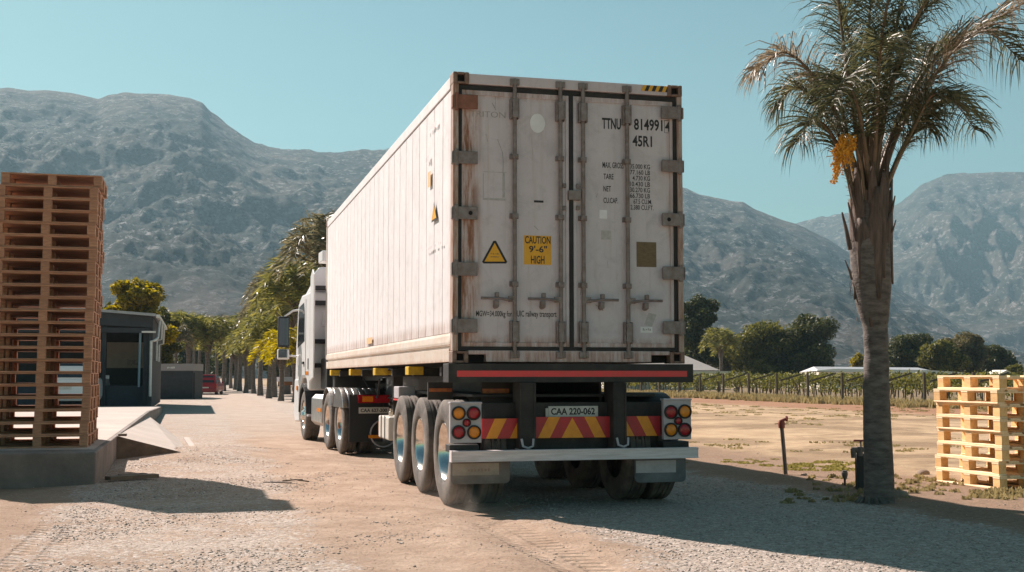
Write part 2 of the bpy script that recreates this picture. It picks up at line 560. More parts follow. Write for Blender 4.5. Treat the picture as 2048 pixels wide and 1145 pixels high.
    base = mix(math_('MULTIPLY', verge, 0.75), base, soil)
    fieldc = ramp(noise(1.1, 10, 0.78, dist=0.5), [(0.3, (0.32, 0.21, 0.13)), (0.5, (0.46, 0.325, 0.205)), (0.75, (0.56, 0.43, 0.28))])
    fpatch = ramp(noise(0.28, 10, 0.72, dist=0.6), [(0.44, (0, 0, 0)), (0.56, (1, 1, 1))])
    fieldc = mix(math_('MULTIPLY', fpatch, 0.85), fieldc, ramp(noise(9, 8, 0.8), [(0.3, (0.15, 0.10, 0.06)), (0.7, (0.31, 0.215, 0.13))]))
    base = mix(field, base, fieldc)
    base = mix(math_('MULTIPLY', band(u, 21, 29, 1.2), 0.85), base, redsoil)
    base = mix(math_('MULTIPLY', band(u, 26.5, 4000, 1.0), 0.8), base, mix(0.5, soil, (0.13, 0.12, 0.06)))
    # far off: the drive is pale dust
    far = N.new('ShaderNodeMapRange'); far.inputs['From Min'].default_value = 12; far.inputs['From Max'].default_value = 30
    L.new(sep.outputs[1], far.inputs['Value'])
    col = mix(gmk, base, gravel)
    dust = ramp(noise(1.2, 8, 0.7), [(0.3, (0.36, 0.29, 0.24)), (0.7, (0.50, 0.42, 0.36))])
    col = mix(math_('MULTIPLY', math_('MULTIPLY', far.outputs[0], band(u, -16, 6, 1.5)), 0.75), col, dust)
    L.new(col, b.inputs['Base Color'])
    # bump
    bh = math_('ADD', math_('MULTIPLY', math_('MULTIPLY', math_('SUBTRACT', 1.0, vor.outputs['Distance']), gmk), 0.9), math_('MULTIPLY', fine, 0.7))
    bh = math_('ADD', bh, math_('MULTIPLY', noise(6, 8, 0.7), 1.6))
    # tyre tread prints in the wheel tracks
    wv = N.new('ShaderNodeTexWave'); wv.wave_type = 'BANDS'; wv.bands_direction = 'DIAGONAL'
    wv.inputs['Scale'].default_value = 4.2; wv.inputs['Distortion'].default_value = 1.0; wv.inputs['Detail'].default_value = 2
    L.new(mp.outputs[0], wv.inputs['Vector'])
    tr = math_('ADD', math_('MULTIPLY', band(sep.outputs[0], -0.02, 0.10, 0.02), band(sep.outputs[1], -12, -1.5, 1)), math_('MULTIPLY', band(sep.outputs[0], 0.20, 0.36, 0.02), band(sep.outputs[1], -12, -1.5, 1)))
    tr = math_('ADD', tr, math_('MULTIPLY', band(sep.outputs[0], -3.72, -3.6, 0.02), band(sep.outputs[1], -9, -0.3, 0.5)))
    tr = math_('ADD', tr, math_('MULTIPLY', band(sep.outputs[0], -3.50, -3.38, 0.02), band(sep.outputs[1], -9, -0.3, 0.5)))
    bh = math_('ADD', bh, math_('MULTIPLY', math_('MULTIPLY', tr, wv.outputs['Fac']), 1.5))
    bh = math_('SUBTRACT', bh, math_('MULTIPLY', tr, 1.6))
    bp = N.new('ShaderNodeBump'); bp.inputs['Strength'].default_value = 0.9; bp.inputs['Distance'].default_value = 0.02
    L.new(bh, bp.inputs['Height']); L.new(bp.outputs[0], b.inputs['Normal'])
    return m
M['ground'] = make_ground_mat()
go = np_mesh('ground', V, F, M['ground'], smooth=True)
tag(go, kind='structure')

# loose stones of the gravel, many thousands: one object
def stones(n, xr, yr, size, mask, name, m, seed=1, label=None):
    g = np.random.default_rng(seed)
    px = g.uniform(xr[0], xr[1], n * 3); py = yr[0] + (yr[1] - yr[0]) * g.random(n * 3) ** 1.3
    u = (px - P0.x) * CU.x + (py - P0.y) * CU.y
    v = (px - P0.x) * CV.x + (py - P0.y) * CV.y
    keep = (np.abs(px) < py * 0.46 + 0.6) & mask(px, py, u, v, g)
    px = px[keep][:n]; py = py[keep][:n]
    k = len(px)
    base = np.array([(1, 0, 0), (0, 1, 0), (-1, 0, 0), (0, -1, 0), (0, 0, 1), (0, 0, -1)], float)
    fc = np.array([(0, 1, 4), (1, 2, 4), (2, 3, 4), (3, 0, 4), (1, 0, 5), (2, 1, 5), (3, 2, 5), (0, 3, 5)])
    s = size[0] + (size[1] - size[0]) * g.random(k) ** 2.5
    vv = base[None] * (1 + g.uniform(-0.35, 0.35, (k, 6, 3)))
    vv = vv + g.uniform(-0.25, 0.25, (k, 6, 3))
    vv *= (s[:, None, None] * np.stack([g.uniform(0.7, 1.3, k), g.uniform(0.7, 1.3, k), g.uniform(0.4, 0.8, k)], 1)[:, None, :])
    th = g.uniform(0, 2 * PI, k); c, sn = np.cos(th)[:, None], np.sin(th)[:, None]
    x = vv[..., 0] * c - vv[..., 1] * sn; y = vv[..., 0] * sn + vv[..., 1] * c
    pz = ground_h(px, py) + s * 0.18
    V = np.stack([x + px[:, None], y + py[:, None], vv[..., 2] + pz[:, None]], 2).reshape(-1, 3)
    F = (fc[None] + (np.arange(k) * 6)[:, None, None]).reshape(-1, 3)
    o = np_mesh(name, V, F, m)
    tag(o, label, 'gravel', kind='stuff')
    return o
M['stone'] = mat('crushed stone', (0.52, 0.45, 0.40), 0.9, col2=(0.38, 0.31, 0.265), scale=3, island=0.3)
M['clod'] = mat('sandy clods', (0.50, 0.37, 0.275), 0.95, island=0.25)
def gm1(px, py, u, v, g):
    n = fbm(px * 1.1, py * 1.1, 5, 21)
    dens = (n - 0.42) * 5
    tr = np.exp(-((u + 0.35) / 0.8) ** 2)
    dens = dens - tr * 1.2 + 0.9 * (u > 0.8)
    dens = np.where((u > -3.6) & (u < 4.05), dens, dens * 0.0 + 0.012)
    return g.random(len(px)) < np.clip(dens, 0.02, 1)
stones(46000, (-9, 9), (6.2, 22), (0.004, 0.014), gm1, 'gravel', M['stone'], 3, 'pale crushed stone scattered over the drive')
stones(7000, (-9, 9), (6.2, 17), (0.003, 0.009), lambda px, py, u, v, g: (u < 0.9) | (u > 3.9), 'soil_clods', M['clod'], 5, 'small sandy clods on the bare ground')

# ------------------------------------------------------------------ mountains
RIDGE_A = [(-1400, 300), (-900, 240), (-500, 200), (-200, 190), (0, 172), (40, 178), (80, 177), (130, 183), (185, 195), (205, 187), (240, 183), (290, 184), (330, 186), (370, 193),
           (395, 202), (412, 222), (450, 250), (480, 270), (502, 284), (530, 294), (560, 298), (600, 301), (660, 306), (720, 301), (760, 300),
           (820, 312), (900, 330), (1000, 338), (1100, 342), (1200, 352), (1300, 362), (1376, 376), (1400, 388), (1430, 395), (1465, 402), (1490, 404),
           (1512, 418), (1545, 432), (1570, 441), (1600, 450), (1660, 480), (1720, 520), (1800, 580), (1900, 640), (2000, 690), (2150, 735), (2600, 752)]
RIDGE_B = [(200, 640), (500, 420), (660, 330), (785, 296), (900, 288), (1100, 330), (1300, 420), (1500, 470), (1590, 452), (1640, 437), (1700, 431), (1760, 422), (1795, 412), (1822, 396), (1850, 372), (1880, 358),
           (1905, 352), (1960, 346), (2000, 344), (2060, 344), (2200, 360), (2500, 300), (2900, 330), (3400, 420)]
def mountain(name, ridge, r0, r1, r2, seed, m, px0, px1, na, nr, rough):
    px = np.linspace(px0, px1, na)
    prof = np.interp(px, [p[0] for p in ridge], [p[1] for p in ridge])
    A, Rr = np.meshgrid(px, np.linspace(0, 1, nr))
    prof2 = np.interp(A.ravel(), px, prof).reshape(A.shape)
    t = Rr                                    # 0 foot .. 0.75 ridge .. 1 behind
    T1 = 0.72
    dist = np.where(t < T1, r0 + (r1 - r0) * (t / T1), r1 + (r2 - r1) * ((t - T1) / (1 - T1)))
    ta = (A - 1024) / FPX
    Yw = dist / np.sqrt(1 + ta ** 2) ; Xw = Yw * ta
    H = (753 - prof2) / FPX * (r1 / np.sqrt(1 + ta ** 2)) * 1.006 + CAM_H
    rise = np.clip((t / T1), 0, 1)
    shape = np.where(t < T1, rise ** 1.25 * 0.75 + 0.25 * rise, 1 - 0.55 * ((t - T1) / (1 - T1)) ** 1.2)
    # gullies and spurs, dying out at the skyline
    s = 1.0 / 260.0
    wx = Xw + 120 * (fbm(Xw / 500, Yw / 500, 3, seed + 50) - 0.5)
    ero = fbm(wx * s, Yw * s * 0.55, 7, seed, 0.55, ridged=True) - 0.62
    ero = np.minimum(ero, 0.05)
    fine = fbm(Xw / 42, Yw / 42, 5, seed + 20, 0.6) - 0.5
    win = np.sin(np.clip(t / T1, 0, 1) * PI) ** 0.7
    win = np.where(t < T1, win, 0.3)
    h = H * shape + ero * rough * win * H / 500 + fine * 34 * np.clip(win + 0.07, 0, 1)
    h = np.where(t < 0.01, -6, h)
    V = np.stack([Xw.ravel(), Yw.ravel(), h.ravel()], 1)
    ii, jj = np.meshgrid(np.arange(na - 1), np.arange(nr - 1))
    a = (jj * na + ii).ravel()
    F = np.stack([a, a + 1, a + na + 1, a + na], 1)
    o = np_mesh(name, V, F, m, smooth=True)
    tag(o, kind='structure')
    return o
def mountain_mat(name, scrub, scrub2, rock, rock_amt, rscale=1.0):
    m = bpy.data.materials.new(name); m.use_nodes = True
    nt = m.node_tree; N = nt.nodes; L = nt.links
    b = N['Principled BSDF']; b.inputs['Roughness'].default_value = 0.95; b.inputs['Specular IOR Level'].default_value = 0.1
    geo = N.new('ShaderNodeNewGeometry')
    def noise(scale, detail, rough, st=(1, 1, 1), dist=0.0):
        mp = N.new('ShaderNodeMapping'); mp.inputs['Scale'].default_value = st
        L.new(geo.outputs['Position'], mp.inputs[0])
        n = N.new('ShaderNodeTexNoise'); n.inputs['Scale'].default_value = scale
        n.inputs['Detail'].default_value = detail; n.inputs['Roughness'].default_value = rough; n.inputs['Distortion'].default_value = dist
        L.new(mp.outputs[0], n.inputs['Vector']); return n.outputs['Fac']
    def ramp(f, a_, b_, c1, c2):
        r = N.new('ShaderNodeValToRGB'); e = r.color_ramp.elements
        e[0].position = a_; e[1].position = b_; e[0].color = (*c1, 1); e[1].color = (*c2, 1)
        L.new(f, r.inputs[0]); return r.outputs[0]
    n1 = noise(0.02 * rscale, 12, 0.72, (1, 1, 1.6))
    n2 = noise(0.085 * rscale, 8, 0.74, (1, 0.85, 1.25), 0.15)
    n3 = noise(0.0022, 5, 0.6, (1, 1, 1))
    c = ramp(n1, 0.38, 0.62, scrub, scrub2)
    bare = ramp(noise(0.0035, 8, 0.7, (1, 1, 1.3), 0.8), 0.50, 0.58, (0, 0, 0), (0.75, 0.75, 0.75))
    bm_ = N.new('ShaderNodeMix'); bm_.data_type = 'RGBA'; L.new(bare, bm_.inputs[0]); L.new(c, bm_.inputs[6]); bm_.inputs[7].default_value = (rock[0] * 0.38, rock[1] * 0.34, rock[2] * 0.30, 1)
    c = bm_.outputs[2]
    k = ramp(n2, 0.54, 0.60, (0, 0, 0), (1, 1, 1))
    k2 = ramp(n3, 0.35, 0.62, (0.25,) * 3, (1, 1, 1))
    mm = N.new('ShaderNodeMix'); mm.data_type = 'RGBA'; mm.blend_type = 'MULTIPLY'; mm.inputs[0].default_value = 1
    L.new(k, mm.inputs[6]); L.new(k2, mm.inputs[7])
    mx = N.new('ShaderNodeMix'); mx.data_type = 'RGBA'
    L.new(mm.outputs[2], mx.inputs[0]); L.new(c, mx.inputs[6]); mx.inputs[7].default_value = (*rock, 1)
    L.new(mx.outputs[2], b.inputs['Base Color'])
    bp = N.new('ShaderNodeBump'); bp.inputs['Strength'].default_value = 1.0; bp.inputs['Distance'].default_value = 26.0
    n4 = noise(0.035 * rscale, 12, 0.78, (1, 1, 1.5))
    L.new(n4, bp.inputs['Height']); L.new(bp.outputs[0], b.inputs['Normal'])
    return m
M['mount_a'] = mountain_mat('scrub mountain', (0.022, 0.032, 0.026), (0.085, 0.09, 0.08), (0.46, 0.43, 0.42), 1.3)
M['mount_b'] = mountain_mat('far rocky mountain', (0.05, 0.06, 0.045), (0.13, 0.12, 0.10), (0.46, 0.41, 0.39), 1.5, 0.8)
mountain('mountain', RIDGE_A, 700, 2300, 3000, 11, M['mount_a'], -1300, 2600, 900, 300, 130)
mountain('mountain', RIDGE_B, 1900, 3700, 4300, 31, M['mount_b'], 300, 3300, 720, 240, 380)

# ------------------------------------------------------------------ haze: one even box of air, sky outside
HAZE = True
if HAZE:
    hb = MB(); hb.box(-3800, 3800, -200, 4600, -8, 950)
    hm = bpy.data.materials.new('pale haze'); hm.use_nodes = True
    hnt = hm.node_tree; hnt.nodes.clear()
    pv = hnt.nodes.new('ShaderNodeVolumePrincipled'); ho = hnt.nodes.new('ShaderNodeOutputMaterial')
    pv.inputs['Color'].default_value = (0.36, 0.58, 0.70, 1)
    pv.inputs['Density'].default_value = 0.00018
    pv.inputs['Anisotropy'].default_value = 0.2
    hnt.links.new(pv.outputs[0], ho.inputs['Volume'])
    ho_ = hb.build('haze', hm)
    tag(ho_, 'blue haze in the air in front of the mountains', 'haze', kind='stuff')
# ------------------------------------------------------------------ container materials
def container_mat(name, base, rust_zones, streak=0.5, dusty=0.0):
    """white painted steel; rust and grime laid out in the container's own coordinates"""
    m = bpy.data.materials.new(name); m.use_nodes = True
    nt = m.node_tree; N = nt.nodes; L = nt.links
    b = N['Principled BSDF']; b.inputs['Roughness'].default_value = 0.5; b.inputs['Specular IOR Level'].default_value = 0.35
    tc = N.new('ShaderNodeTexCoord')
    def mapping(sc, loc=(0, 0, 0)):
        q = N.new('ShaderNodeMapping'); q.inputs['Scale'].default_value = sc; q.inputs['Location'].default_value = loc
        L.new(tc.outputs['Object'], q.inputs[0]); return q.outputs[0]
    def noise(vec, scale, detail=8, rough=0.65, dist=0.0):
        n = N.new('ShaderNodeTexNoise'); n.inputs['Scale'].default_value = scale; n.inputs['Detail'].default_value = detail
        n.inputs['Roughness'].default_value = rough; n.inputs['Distortion'].default_value = dist
        L.new(vec, n.inputs['Vector']); return n.outputs['Fac']
    def rmp(f, a_, b_, lo=0.0, hi=1.0):
        r = N.new('ShaderNodeMapRange'); r.inputs['From Min'].default_value = a_; r.inputs['From Max'].default_value = b_
        r.inputs['To Min'].default_value = lo; r.inputs['To Max'].default_value = hi
        L.new(f, r.inputs['Value']); return r.outputs[0]
    def ma(op, a_, b_):
        n = N.new('ShaderNodeMath'); n.operation = op; n.use_clamp = False
        for i, q in enumerate((a_, b_)):
            if isinstance(q, (int, float)): n.inputs[i].default_value = q
            else: L.new(q, n.inputs[i])
        return n.outputs[0]
    def mix(f, c1, c2):
        x = N.new('ShaderNodeMix'); x.data_type = 'RGBA'
        if isinstance(f, (int, float)): x.inputs[0].default_value = f
        else: L.new(f, x.inputs[0])
        for i, c in ((6, c1), (7, c2)):
            if isinstance(c, tuple): x.inputs[i].default_value = (*c, 1)
            else: L.new(c, x.inputs[i])
        return x.outputs[2]
    sep = N.new('ShaderNodeSeparateXYZ'); L.new(tc.outputs['Object'], sep.inputs[0])
    col = mix(rmp(noise(mapping((1, 1, 1)), 1.6, 6), 0.4, 0.6), base, tuple(c * 0.93 for c in base))
    st = noise(mapping((9, 3, 0.5)), 2.0, 9, 0.7)
    col = mix(rmp(st, 0.52, 0.78, 0, streak), col, (0.40, 0.32, 0.27))
    sm = noise(mapping((2, 2, 2), (4, 2, 1)), 2.5, 10, 0.75, 0.6)
    col = mix(rmp(sm, 0.50, 0.75, 0, 0.75), col, tuple(c * 0.66 for c in base))
    sc_ = noise(mapping((3, 3, 1), (7, 2, 9)), 9, 12, 0.85, 1.0)
    col = mix(rmp(sc_, 0.62, 0.70, 0, 0.8), col, (0.17, 0.11, 0.085))
    scr = noise(mapping((14, 14, 0.9), (2, 9, 4)), 1.6, 12, 0.8, 2.2)
    col = mix(rmp(scr, 0.66, 0.70, 0, 0.7), col, (0.19, 0.16, 0.15))
    rn = noise(mapping((7, 7, 0.8), (1, 8, 3)), 2.6, 9, 0.75)
    for (axis, c, w, amt) in rust_zones:
        d = ma('ABSOLUTE', ma('SUBTRACT', sep.outputs[axis], c), 0.0)
        z = rmp(d, w, w * 0.3, 0, amt)
        f = ma('MULTIPLY', z, rmp(rn, 0.36, 0.56))
        col = mix(f, col, mix(rmp(rn, 0.45, 0.62), (0.42, 0.22, 0.14), (0.24, 0.10, 0.055)))
    if dusty:
        col = mix(ma('MULTIPLY', rmp(noise(mapping((1, 1, 3)), 1.5, 8), 0.3, 0.7), dusty), col, (0.55, 0.40, 0.30))
    L.new(col, b.inputs['Base Color'])
    bp = N.new('ShaderNodeBump'); bp.inputs['Strength'].default_value = 0.12; bp.inputs['Distance'].default_value = 0.01
    L.new(noise(mapping((1, 1, 1)), 7, 5), bp.inputs['Height']); L.new(bp.outputs[0], b.inputs['Normal'])
    return m
CZ0, CZ1, CW, CL = 1.43, 4.326, 2.438, 12.19
M['c_side'] = container_mat('white container side', (0.80, 0.76, 0.765), [(1, 0.0, 0.35, 0.5), (2, 1.76, 0.12, 0.5)], 0.3)
M['c_rail'] = container_mat('dusty container rail', (0.72, 0.66, 0.60), [(2, CZ0, 0.05, 0.8)], 0.6, 0.75)
M['c_door'] = container_mat('grey white container door', (0.64, 0.575, 0.60), [(0, 0.15, 0.17, 1.0), (2, 1.60, 0.12, 0.7), (2, 4.15, 0.08, 0.5)], 0.55)
M['c_door_r'] = container_mat('clean grey white container door', (0.63, 0.58, 0.61), [(2, 1.60, 0.10, 0.6), (2, 4.15, 0.06, 0.4), (0, CW - 0.12, 0.05, 0.4)], 0.4)
M['c_post'] = container_mat('rusty corner post', (0.52, 0.46, 0.43), [(0, 0.0, 0.5, 0.9)], 0.9)
M['c_post_r'] = container_mat('worn corner post', (0.48, 0.43, 0.41), [(0, CW, 0.5, 0.75)], 0.9)
M['c_sill'] = container_mat('scuffed sill', (0.62, 0.55, 0.57), [(2, 1.47, 0.16, 0.7)], 0.5)
M['rod'] = mat('worn locking rod', (0.27, 0.225, 0.215), 0.5, 0.2, col2=(0.17, 0.125, 0.11), scale=14, bump=0.1)
M['hinge'] = mat('worn grey hinge', (0.27, 0.235, 0.23), 0.55, 0.15, col2=(0.18, 0.135, 0.12), scale=16, bump=0.1)
M['hinge_rust'] = mat('red brown rusted hinge', (0.30, 0.13, 0.085), 0.75, 0.0, col2=(0.2, 0.08, 0.05), scale=14, bump=0.2)
M['casting'] = mat('rusty corner casting', (0.30, 0.20, 0.155), 0.7, 0.2, col2=(0.17, 0.10, 0.075), scale=18, bump=0.3)
M['hole'] = mat('dark opening', (0.01, 0.009, 0.008), 0.9)  # near-black colour stands in for the shade inside openings

# ------------------------------------------------------------------ container (its own thing, standing on the trailer)
cont = empty('shipping_container', P0, YAW, 'long white refrigerated shipping container with rusty double doors carried on the trailer', 'container')
H_ = CZ1 - CZ0
YD = 0.045                                   # door skin behind the rear face
def corner_casting(x0, z0, sx):
    """box with oval holes on its rear and side faces: built as frame pieces round a dark inner block"""
    mb = MB()
    x1 = x0 + 0.162; z1 = z0 + 0.118
    y0, y1 = -0.008, 0.17
    t = 0.044
    mb.box(x0, x0 + t, y0, y1, z0, z1); mb.box(x1 - t, x1, y0, y1, z0, z1)
    mb.box(x0 + t, x1 - t, y0, y1, z0, z0 + 0.025); mb.box(x0 + t, x1 - t, y0, y1, z1 - 0.025, z1)
    mb.box(x0 + t, x1 - t, y0 + 0.12, y1, z0 + 0.025, z1 - 0.025)
    o = mb.build('corner_casting', M['casting'], cont, bevel=0.008)
    h = MB(); h.box(x0 + t - .001, x1 - t + .001, y0 + 0.05, y0 + 0.11, z0 + 0.026, z1 - 0.026); h.build('socket', M['hole'], o)  # black block paints the shade inside the casting
    return o
corner_casting(-0.002, CZ1 - 0.118 + 0.006, 1); corner_casting(CW - 0.160, CZ1 - 0.118 + 0.006, 1)
corner_casting(-0.002, CZ0, 1); corner_casting(CW - 0.160, CZ0, 1)
# front castings
for x in (-0.002, CW - 0.160):
    for z in (CZ0, CZ1 - 0.112):
        mb = MB(); mb.box(x, x + 0.162, CL - 0.17, CL + 0.006, z, z + 0.118); mb.build('corner_casting', M['casting'], cont, bevel=0.008)
# posts
for x0, x1, m in ((0.0, 0.055, 'c_post'), (CW - 0.055, CW, 'c_post_r')):
    mb = MB(); mb.box(x0, x1, 0.0, 0.12, CZ0 + 0.118, CZ1 - 0.112)
    mb.build('corner_post', M[m], cont, bevel=0.006)
for x0, x1 in ((0.0, 0.06), (CW - 0.06, CW)):
    mb = MB(); mb.box(x0, x1, CL - 0.12, CL, CZ0 + 0.118, CZ1 - 0.112); mb.build('corner_post', M['c_rail'], cont, bevel=0.01)
# header and sill
mb = MB(); mb.box(0.160, CW - 0.160, 0.004, 0.12, CZ1 - 0.108, CZ1 - 0.006)
mb.box(0.056, CW - 0.056, 0.05, 0.119, CZ1 - 0.15, CZ1 - 0.110)
mb.build('door_header', M['c_sill'], cont, bevel=0.005)
mb = MB(); mb.box(0.34, CW - 0.36, 0.006, 0.16, CZ0 + 0.012, CZ0 + 0.125)
mb.box(0.160, 0.34, 0.006, 0.16, CZ0 + 0.085, CZ0 + 0.125); mb.box(CW - 0.36, CW - 0.160, 0.006, 0.16, CZ0 + 0.085, CZ0 + 0.125)
mb.box(0.34, 0.35, 0.16, 1.2, CZ0 + 0.02, CZ0 + 0.12)
mb.build('door_sill', M['c_sill'], cont, bevel=0.005)
for q in ((0.161, 0.339), (CW - 0.359, CW - 0.161)):
    mb = MB(); mb.box(q[0], q[1], 0.1, 0.17, CZ0 + 0.01, CZ0 + 0.084); mb.build('dark_recess', M['hole'], cont)  # black blocks painted as the shade in the sill's voids
# hazard stripes on the header
def on_rear(y):
    return lambda x, z: (x, y, z)
hx0, hz1 = rear(1282, 170); hx1, hz0 = rear(1337, 181)
hz1 = CZ1 - 0.012; hz0 = hz1 - 0.06
mb = MB()
n = 8; w = (hx1 - hx0) / n
for k in range(n):
    a0 = hx0 + k * w
    mb.quad((a0, -0.001, hz0), (a0 + w, -0.001, hz0), (min(a0 + w + w * 0.7, hx1 + w * .5), -0.001, hz1), (a0 + w * 0.7, -0.001, hz1), mi=k % 2)
mb.build('hazard_stripes', [M['sticker_yel'], M['ink']], cont, recalc=False)
# gaskets
TOPG = CZ1 - 0.150; BOTG = CZ0 + 0.126
mb = MB(); mb.box(0.056, CW - 0.056, 0.030, 0.1, TOPG - 0.012, TOPG + 0.034)
mb.box(0.056, CW - 0.056, 0.020, 0.1, BOTG, BOTG + 0.034)
mb.box(0.056, 0.092, 0.022, 0.1, BOTG + 0.034, TOPG - 0.012)
mb.box(CW - 0.092, CW - 0.056, 0.022, 0.1, BOTG + 0.034, TOPG - 0.012)
cu0, _ = rear(1138, 400, YD); cu1, _ = rear(1145.5, 400, YD)
mb.box(cu0, cu1, 0.022, 0.1, BOTG + 0.034, TOPG - 0.012)
mb.build('door_gasket', M['gasket'], cont)
# doors: skin with a shallow raised border
DZ0, DZ1 = BOTG + 0.036, TOPG - 0.014
doors = []
for (a0, a1, m) in ((0.093, cu0 - 0.002, 'c_door'), (cu1 + 0.002, CW - 0.093, 'c_door_r')):
    mb = MB(); mb.box(a0, a1, YD, 0.11, DZ0, DZ1)
    b_ = 0.035
    mb.box(a0, a0 + b_, YD - 0.012, YD, DZ0, DZ1); mb.box(a1 - b_, a1, YD - 0.012, YD, DZ0, DZ1)
    mb.box(a0 + b_, a1 - b_, YD - 0.012, YD, DZ0, DZ0 + 0.045); mb.box(a0 + b_, a1 - b_, YD - 0.012, YD, DZ1 - 0.05, DZ1)
    doors.append(mb.build('door', M[m], cont, bevel=0.004))
doors[0]['label'] = 'left door with rust running down from its hinges'
doors[1]['label'] = 'right door carrying the container number'
# locking rods, cams, guides, handles
ROD_X = [rear(1029.5, 450, 0.0)[0], rear(1121.5, 450, 0.0)[0], rear(1167, 450, 0.0)[0], rear(1255.5, 450, 0.0)[0]]
for k, rx in enumerate(ROD_X):
    d = doors[0 if k < 2 else 1]
    mb = MB(); mb.tube([(rx, 0.0, CZ0 + 0.07), (rx, 0.0, CZ1 - 0.05)], 0.0215, 12)
    rod = mb.build('locking_rod', M['rod'], d, smooth=40)
    # top and bottom cam housings
    for z0, z1 in ((CZ1 - 0.44, CZ1 - 0.235), (CZ0 + 0.20, CZ0 + 0.42)):
        mb = MB()
        mb.box(rx - 0.046, rx + 0.046, 0.022, YD - 0.001, z0, z1)
        mb.box(rx - 0.046, rx - 0.030, -0.018, 0.022, z0, z1); mb.box(rx + 0.030, rx + 0.046, -0.018, 0.022, z0, z1)
        mb.box(rx - 0.028, rx + 0.028, -0.03, -0.018, z0 + 0.01, z1 - 0.01)
        for q in (-0.037, 0.037):
            for zz in (z0 + 0.03, (z0 + z1) / 2, z1 - 0.03):
                mb.lathe([(-0.027, 0.0), (-0.027, 0.008), (-0.019, 0.009)], (rx + q * 0.9, 0, zz), 'Y', 8)
        mb.build('cam_bracket', M['hinge'], d, bevel=0.004)
    # keepers on header and sill
    for zc, s in ((CZ1 - 0.065, 1), (CZ0 + 0.085, -1)):
        mb = MB()
        mb.lathe([(-0.016, 0.0), (-0.016, 0.034), (0.004, 0.040)], (rx, 0, zc), 'Y', 14)
        mb.box(rx - 0.05, rx - 0.022, -0.022, 0.006, zc - 0.038, zc + 0.03)
        mb.box(rx + 0.024, rx + 0.046, -0.022, 0.006, zc - 0.034, zc + 0.03)
        mb.build('cam_keeper', M['rod'], cont, bevel=0.003)
    # rod guides
    for zz in (rear(1029, 313)[1], rear(1029, 432)[1], rear(1029, 568)[1]):
        mb = MB()
        mb.box(rx - 0.045, rx + 0.045, 0.018, YD - 0.001, zz - 0.026, zz + 0.026)
        mb.box(rx - 0.030, rx + 0.030, -0.030, 0.018, zz - 0.022, zz + 0.022)
        mb.lathe([(-0.036, 0.0), (-0.036, 0.009), (-0.030, 0.010)], (rx + 0.006, 0, zz), 'Y', 8)
        mb.build('rod_guide', M['hinge'], d, bevel=0.004)
    # handle: hub, bent bar, retainer
    s = -1 if k < 2 else 1
    zc = rear(1029, 598)[1]
    mb = MB()
    mb.box(min(rx, rx + s * 0.07), max(rx, rx + s * 0.07), -0.026, 0.0, zc - 0.032, zc + 0.026)
    mb.tube([(rx + s * 0.03, -0.02, zc - 0.012), (rx + s * 0.10, -0.035, zc - 0.008), (rx + s * 0.16, -0.045, zc + 0.0), (rx + s * 0.355, -0.045, zc + 0.0)], [0.014, 0.014, 0.012, 0.013], 8, ell=1.1)
    hd = mb.build('door_handle', M['rod'], d, smooth=40)
    mb = MB(); cx = rx + s * 0.19
    mb.box(cx - 0.022, cx + 0.022, -0.032, YD - 0.001, zc - 0.085, zc - 0.02)
    mb.box(cx - 0.018, cx + 0.018, -0.055, 0.0, zc + 0.012, zc + 0.06)
    mb.lathe([(-0.006, 0.0), (-0.006, 0.024), (0.04, 0.026)], (cx, 0, zc - 0.075), 'Y', 12)
    mb.build('handle_retainer', M['hinge'], hd, bevel=0.005)
# hinges
for k, (ya, yb) in enumerate(((190, 218), (303, 328), (414, 439), (525, 552), (638, 666))):
    z1 = rear(930, ya)[1]; z0 = rear(930, yb)[1]; x1 = rear(955, 400)[0]
    mb = MB(); mb.box(-0.012 if k else 0.03, x1, -0.016, 0.004, z0, z1)
    mb.box(-0.012, 0.006, -0.016, 0.06, z0 + 0.006, z1 - 0.006)
    mb.box(0.095, x1 - 0.006, 0.004, YD - 0.013, z0 + 0.012, z1 - 0.012)
    mb.tube([(0.035, -0.006, z0 - 0.02), (0.035, -0.006, z1 + 0.02)], 0.02, 10)
    h = mb.build('hinge', M['hinge_rust'] if k == 0 else M['hinge'], doors[0], bevel=0.004)
    if k == 0: h['label'] = 'red brown rusted top hinge'
    if k == 2:
        q = MB(); q.lathe([(-0.017, 0.0), (-0.017, 0.022)], (0.175, 0, (z0 + z1) / 2), 'Y', 12)
        q.build('hinge_hole', M['hole'], h, recalc=False)  # flat black disc, the hole's shade as colour
for k, (ya, yb) in enumerate(((214, 239), (321, 345), (427, 453), (534, 560), (643, 669))):
    z1 = rear(1345, ya)[1]; z0 = rear(1345, yb)[1]; x0 = rear(1324, 400)[0]
    mb = MB(); mb.box(x0, CW + 0.012 if k else CW - 0.03, -0.016, 0.004, z0, z1)
    mb.box(CW - 0.006, CW + 0.012, -0.016, 0.06, z0 + 0.006, z1 - 0.006)
    mb.box(x0 + 0.006, CW - 0.095, 0.004, YD - 0.013, z0 + 0.012, z1 - 0.012)
    mb.tube([(CW - 0.035, -0.006, z0 - 0.02), (CW - 0.035, -0.006, z1 + 0.02)], 0.02, 10)
    h = mb.build('hinge', M['hinge'], doors[1], bevel=0.004)
    if k == 2:
        q = MB(); q.lathe([(-0.017, 0.0), (-0.017, 0.022)], (x0 + 0.07, 0, (z0 + z1) / 2), 'Y', 12)
        q.build('hinge_hole', M['hole'], h, recalc=False)  # black disc draws the shade of a hole on the hinge face
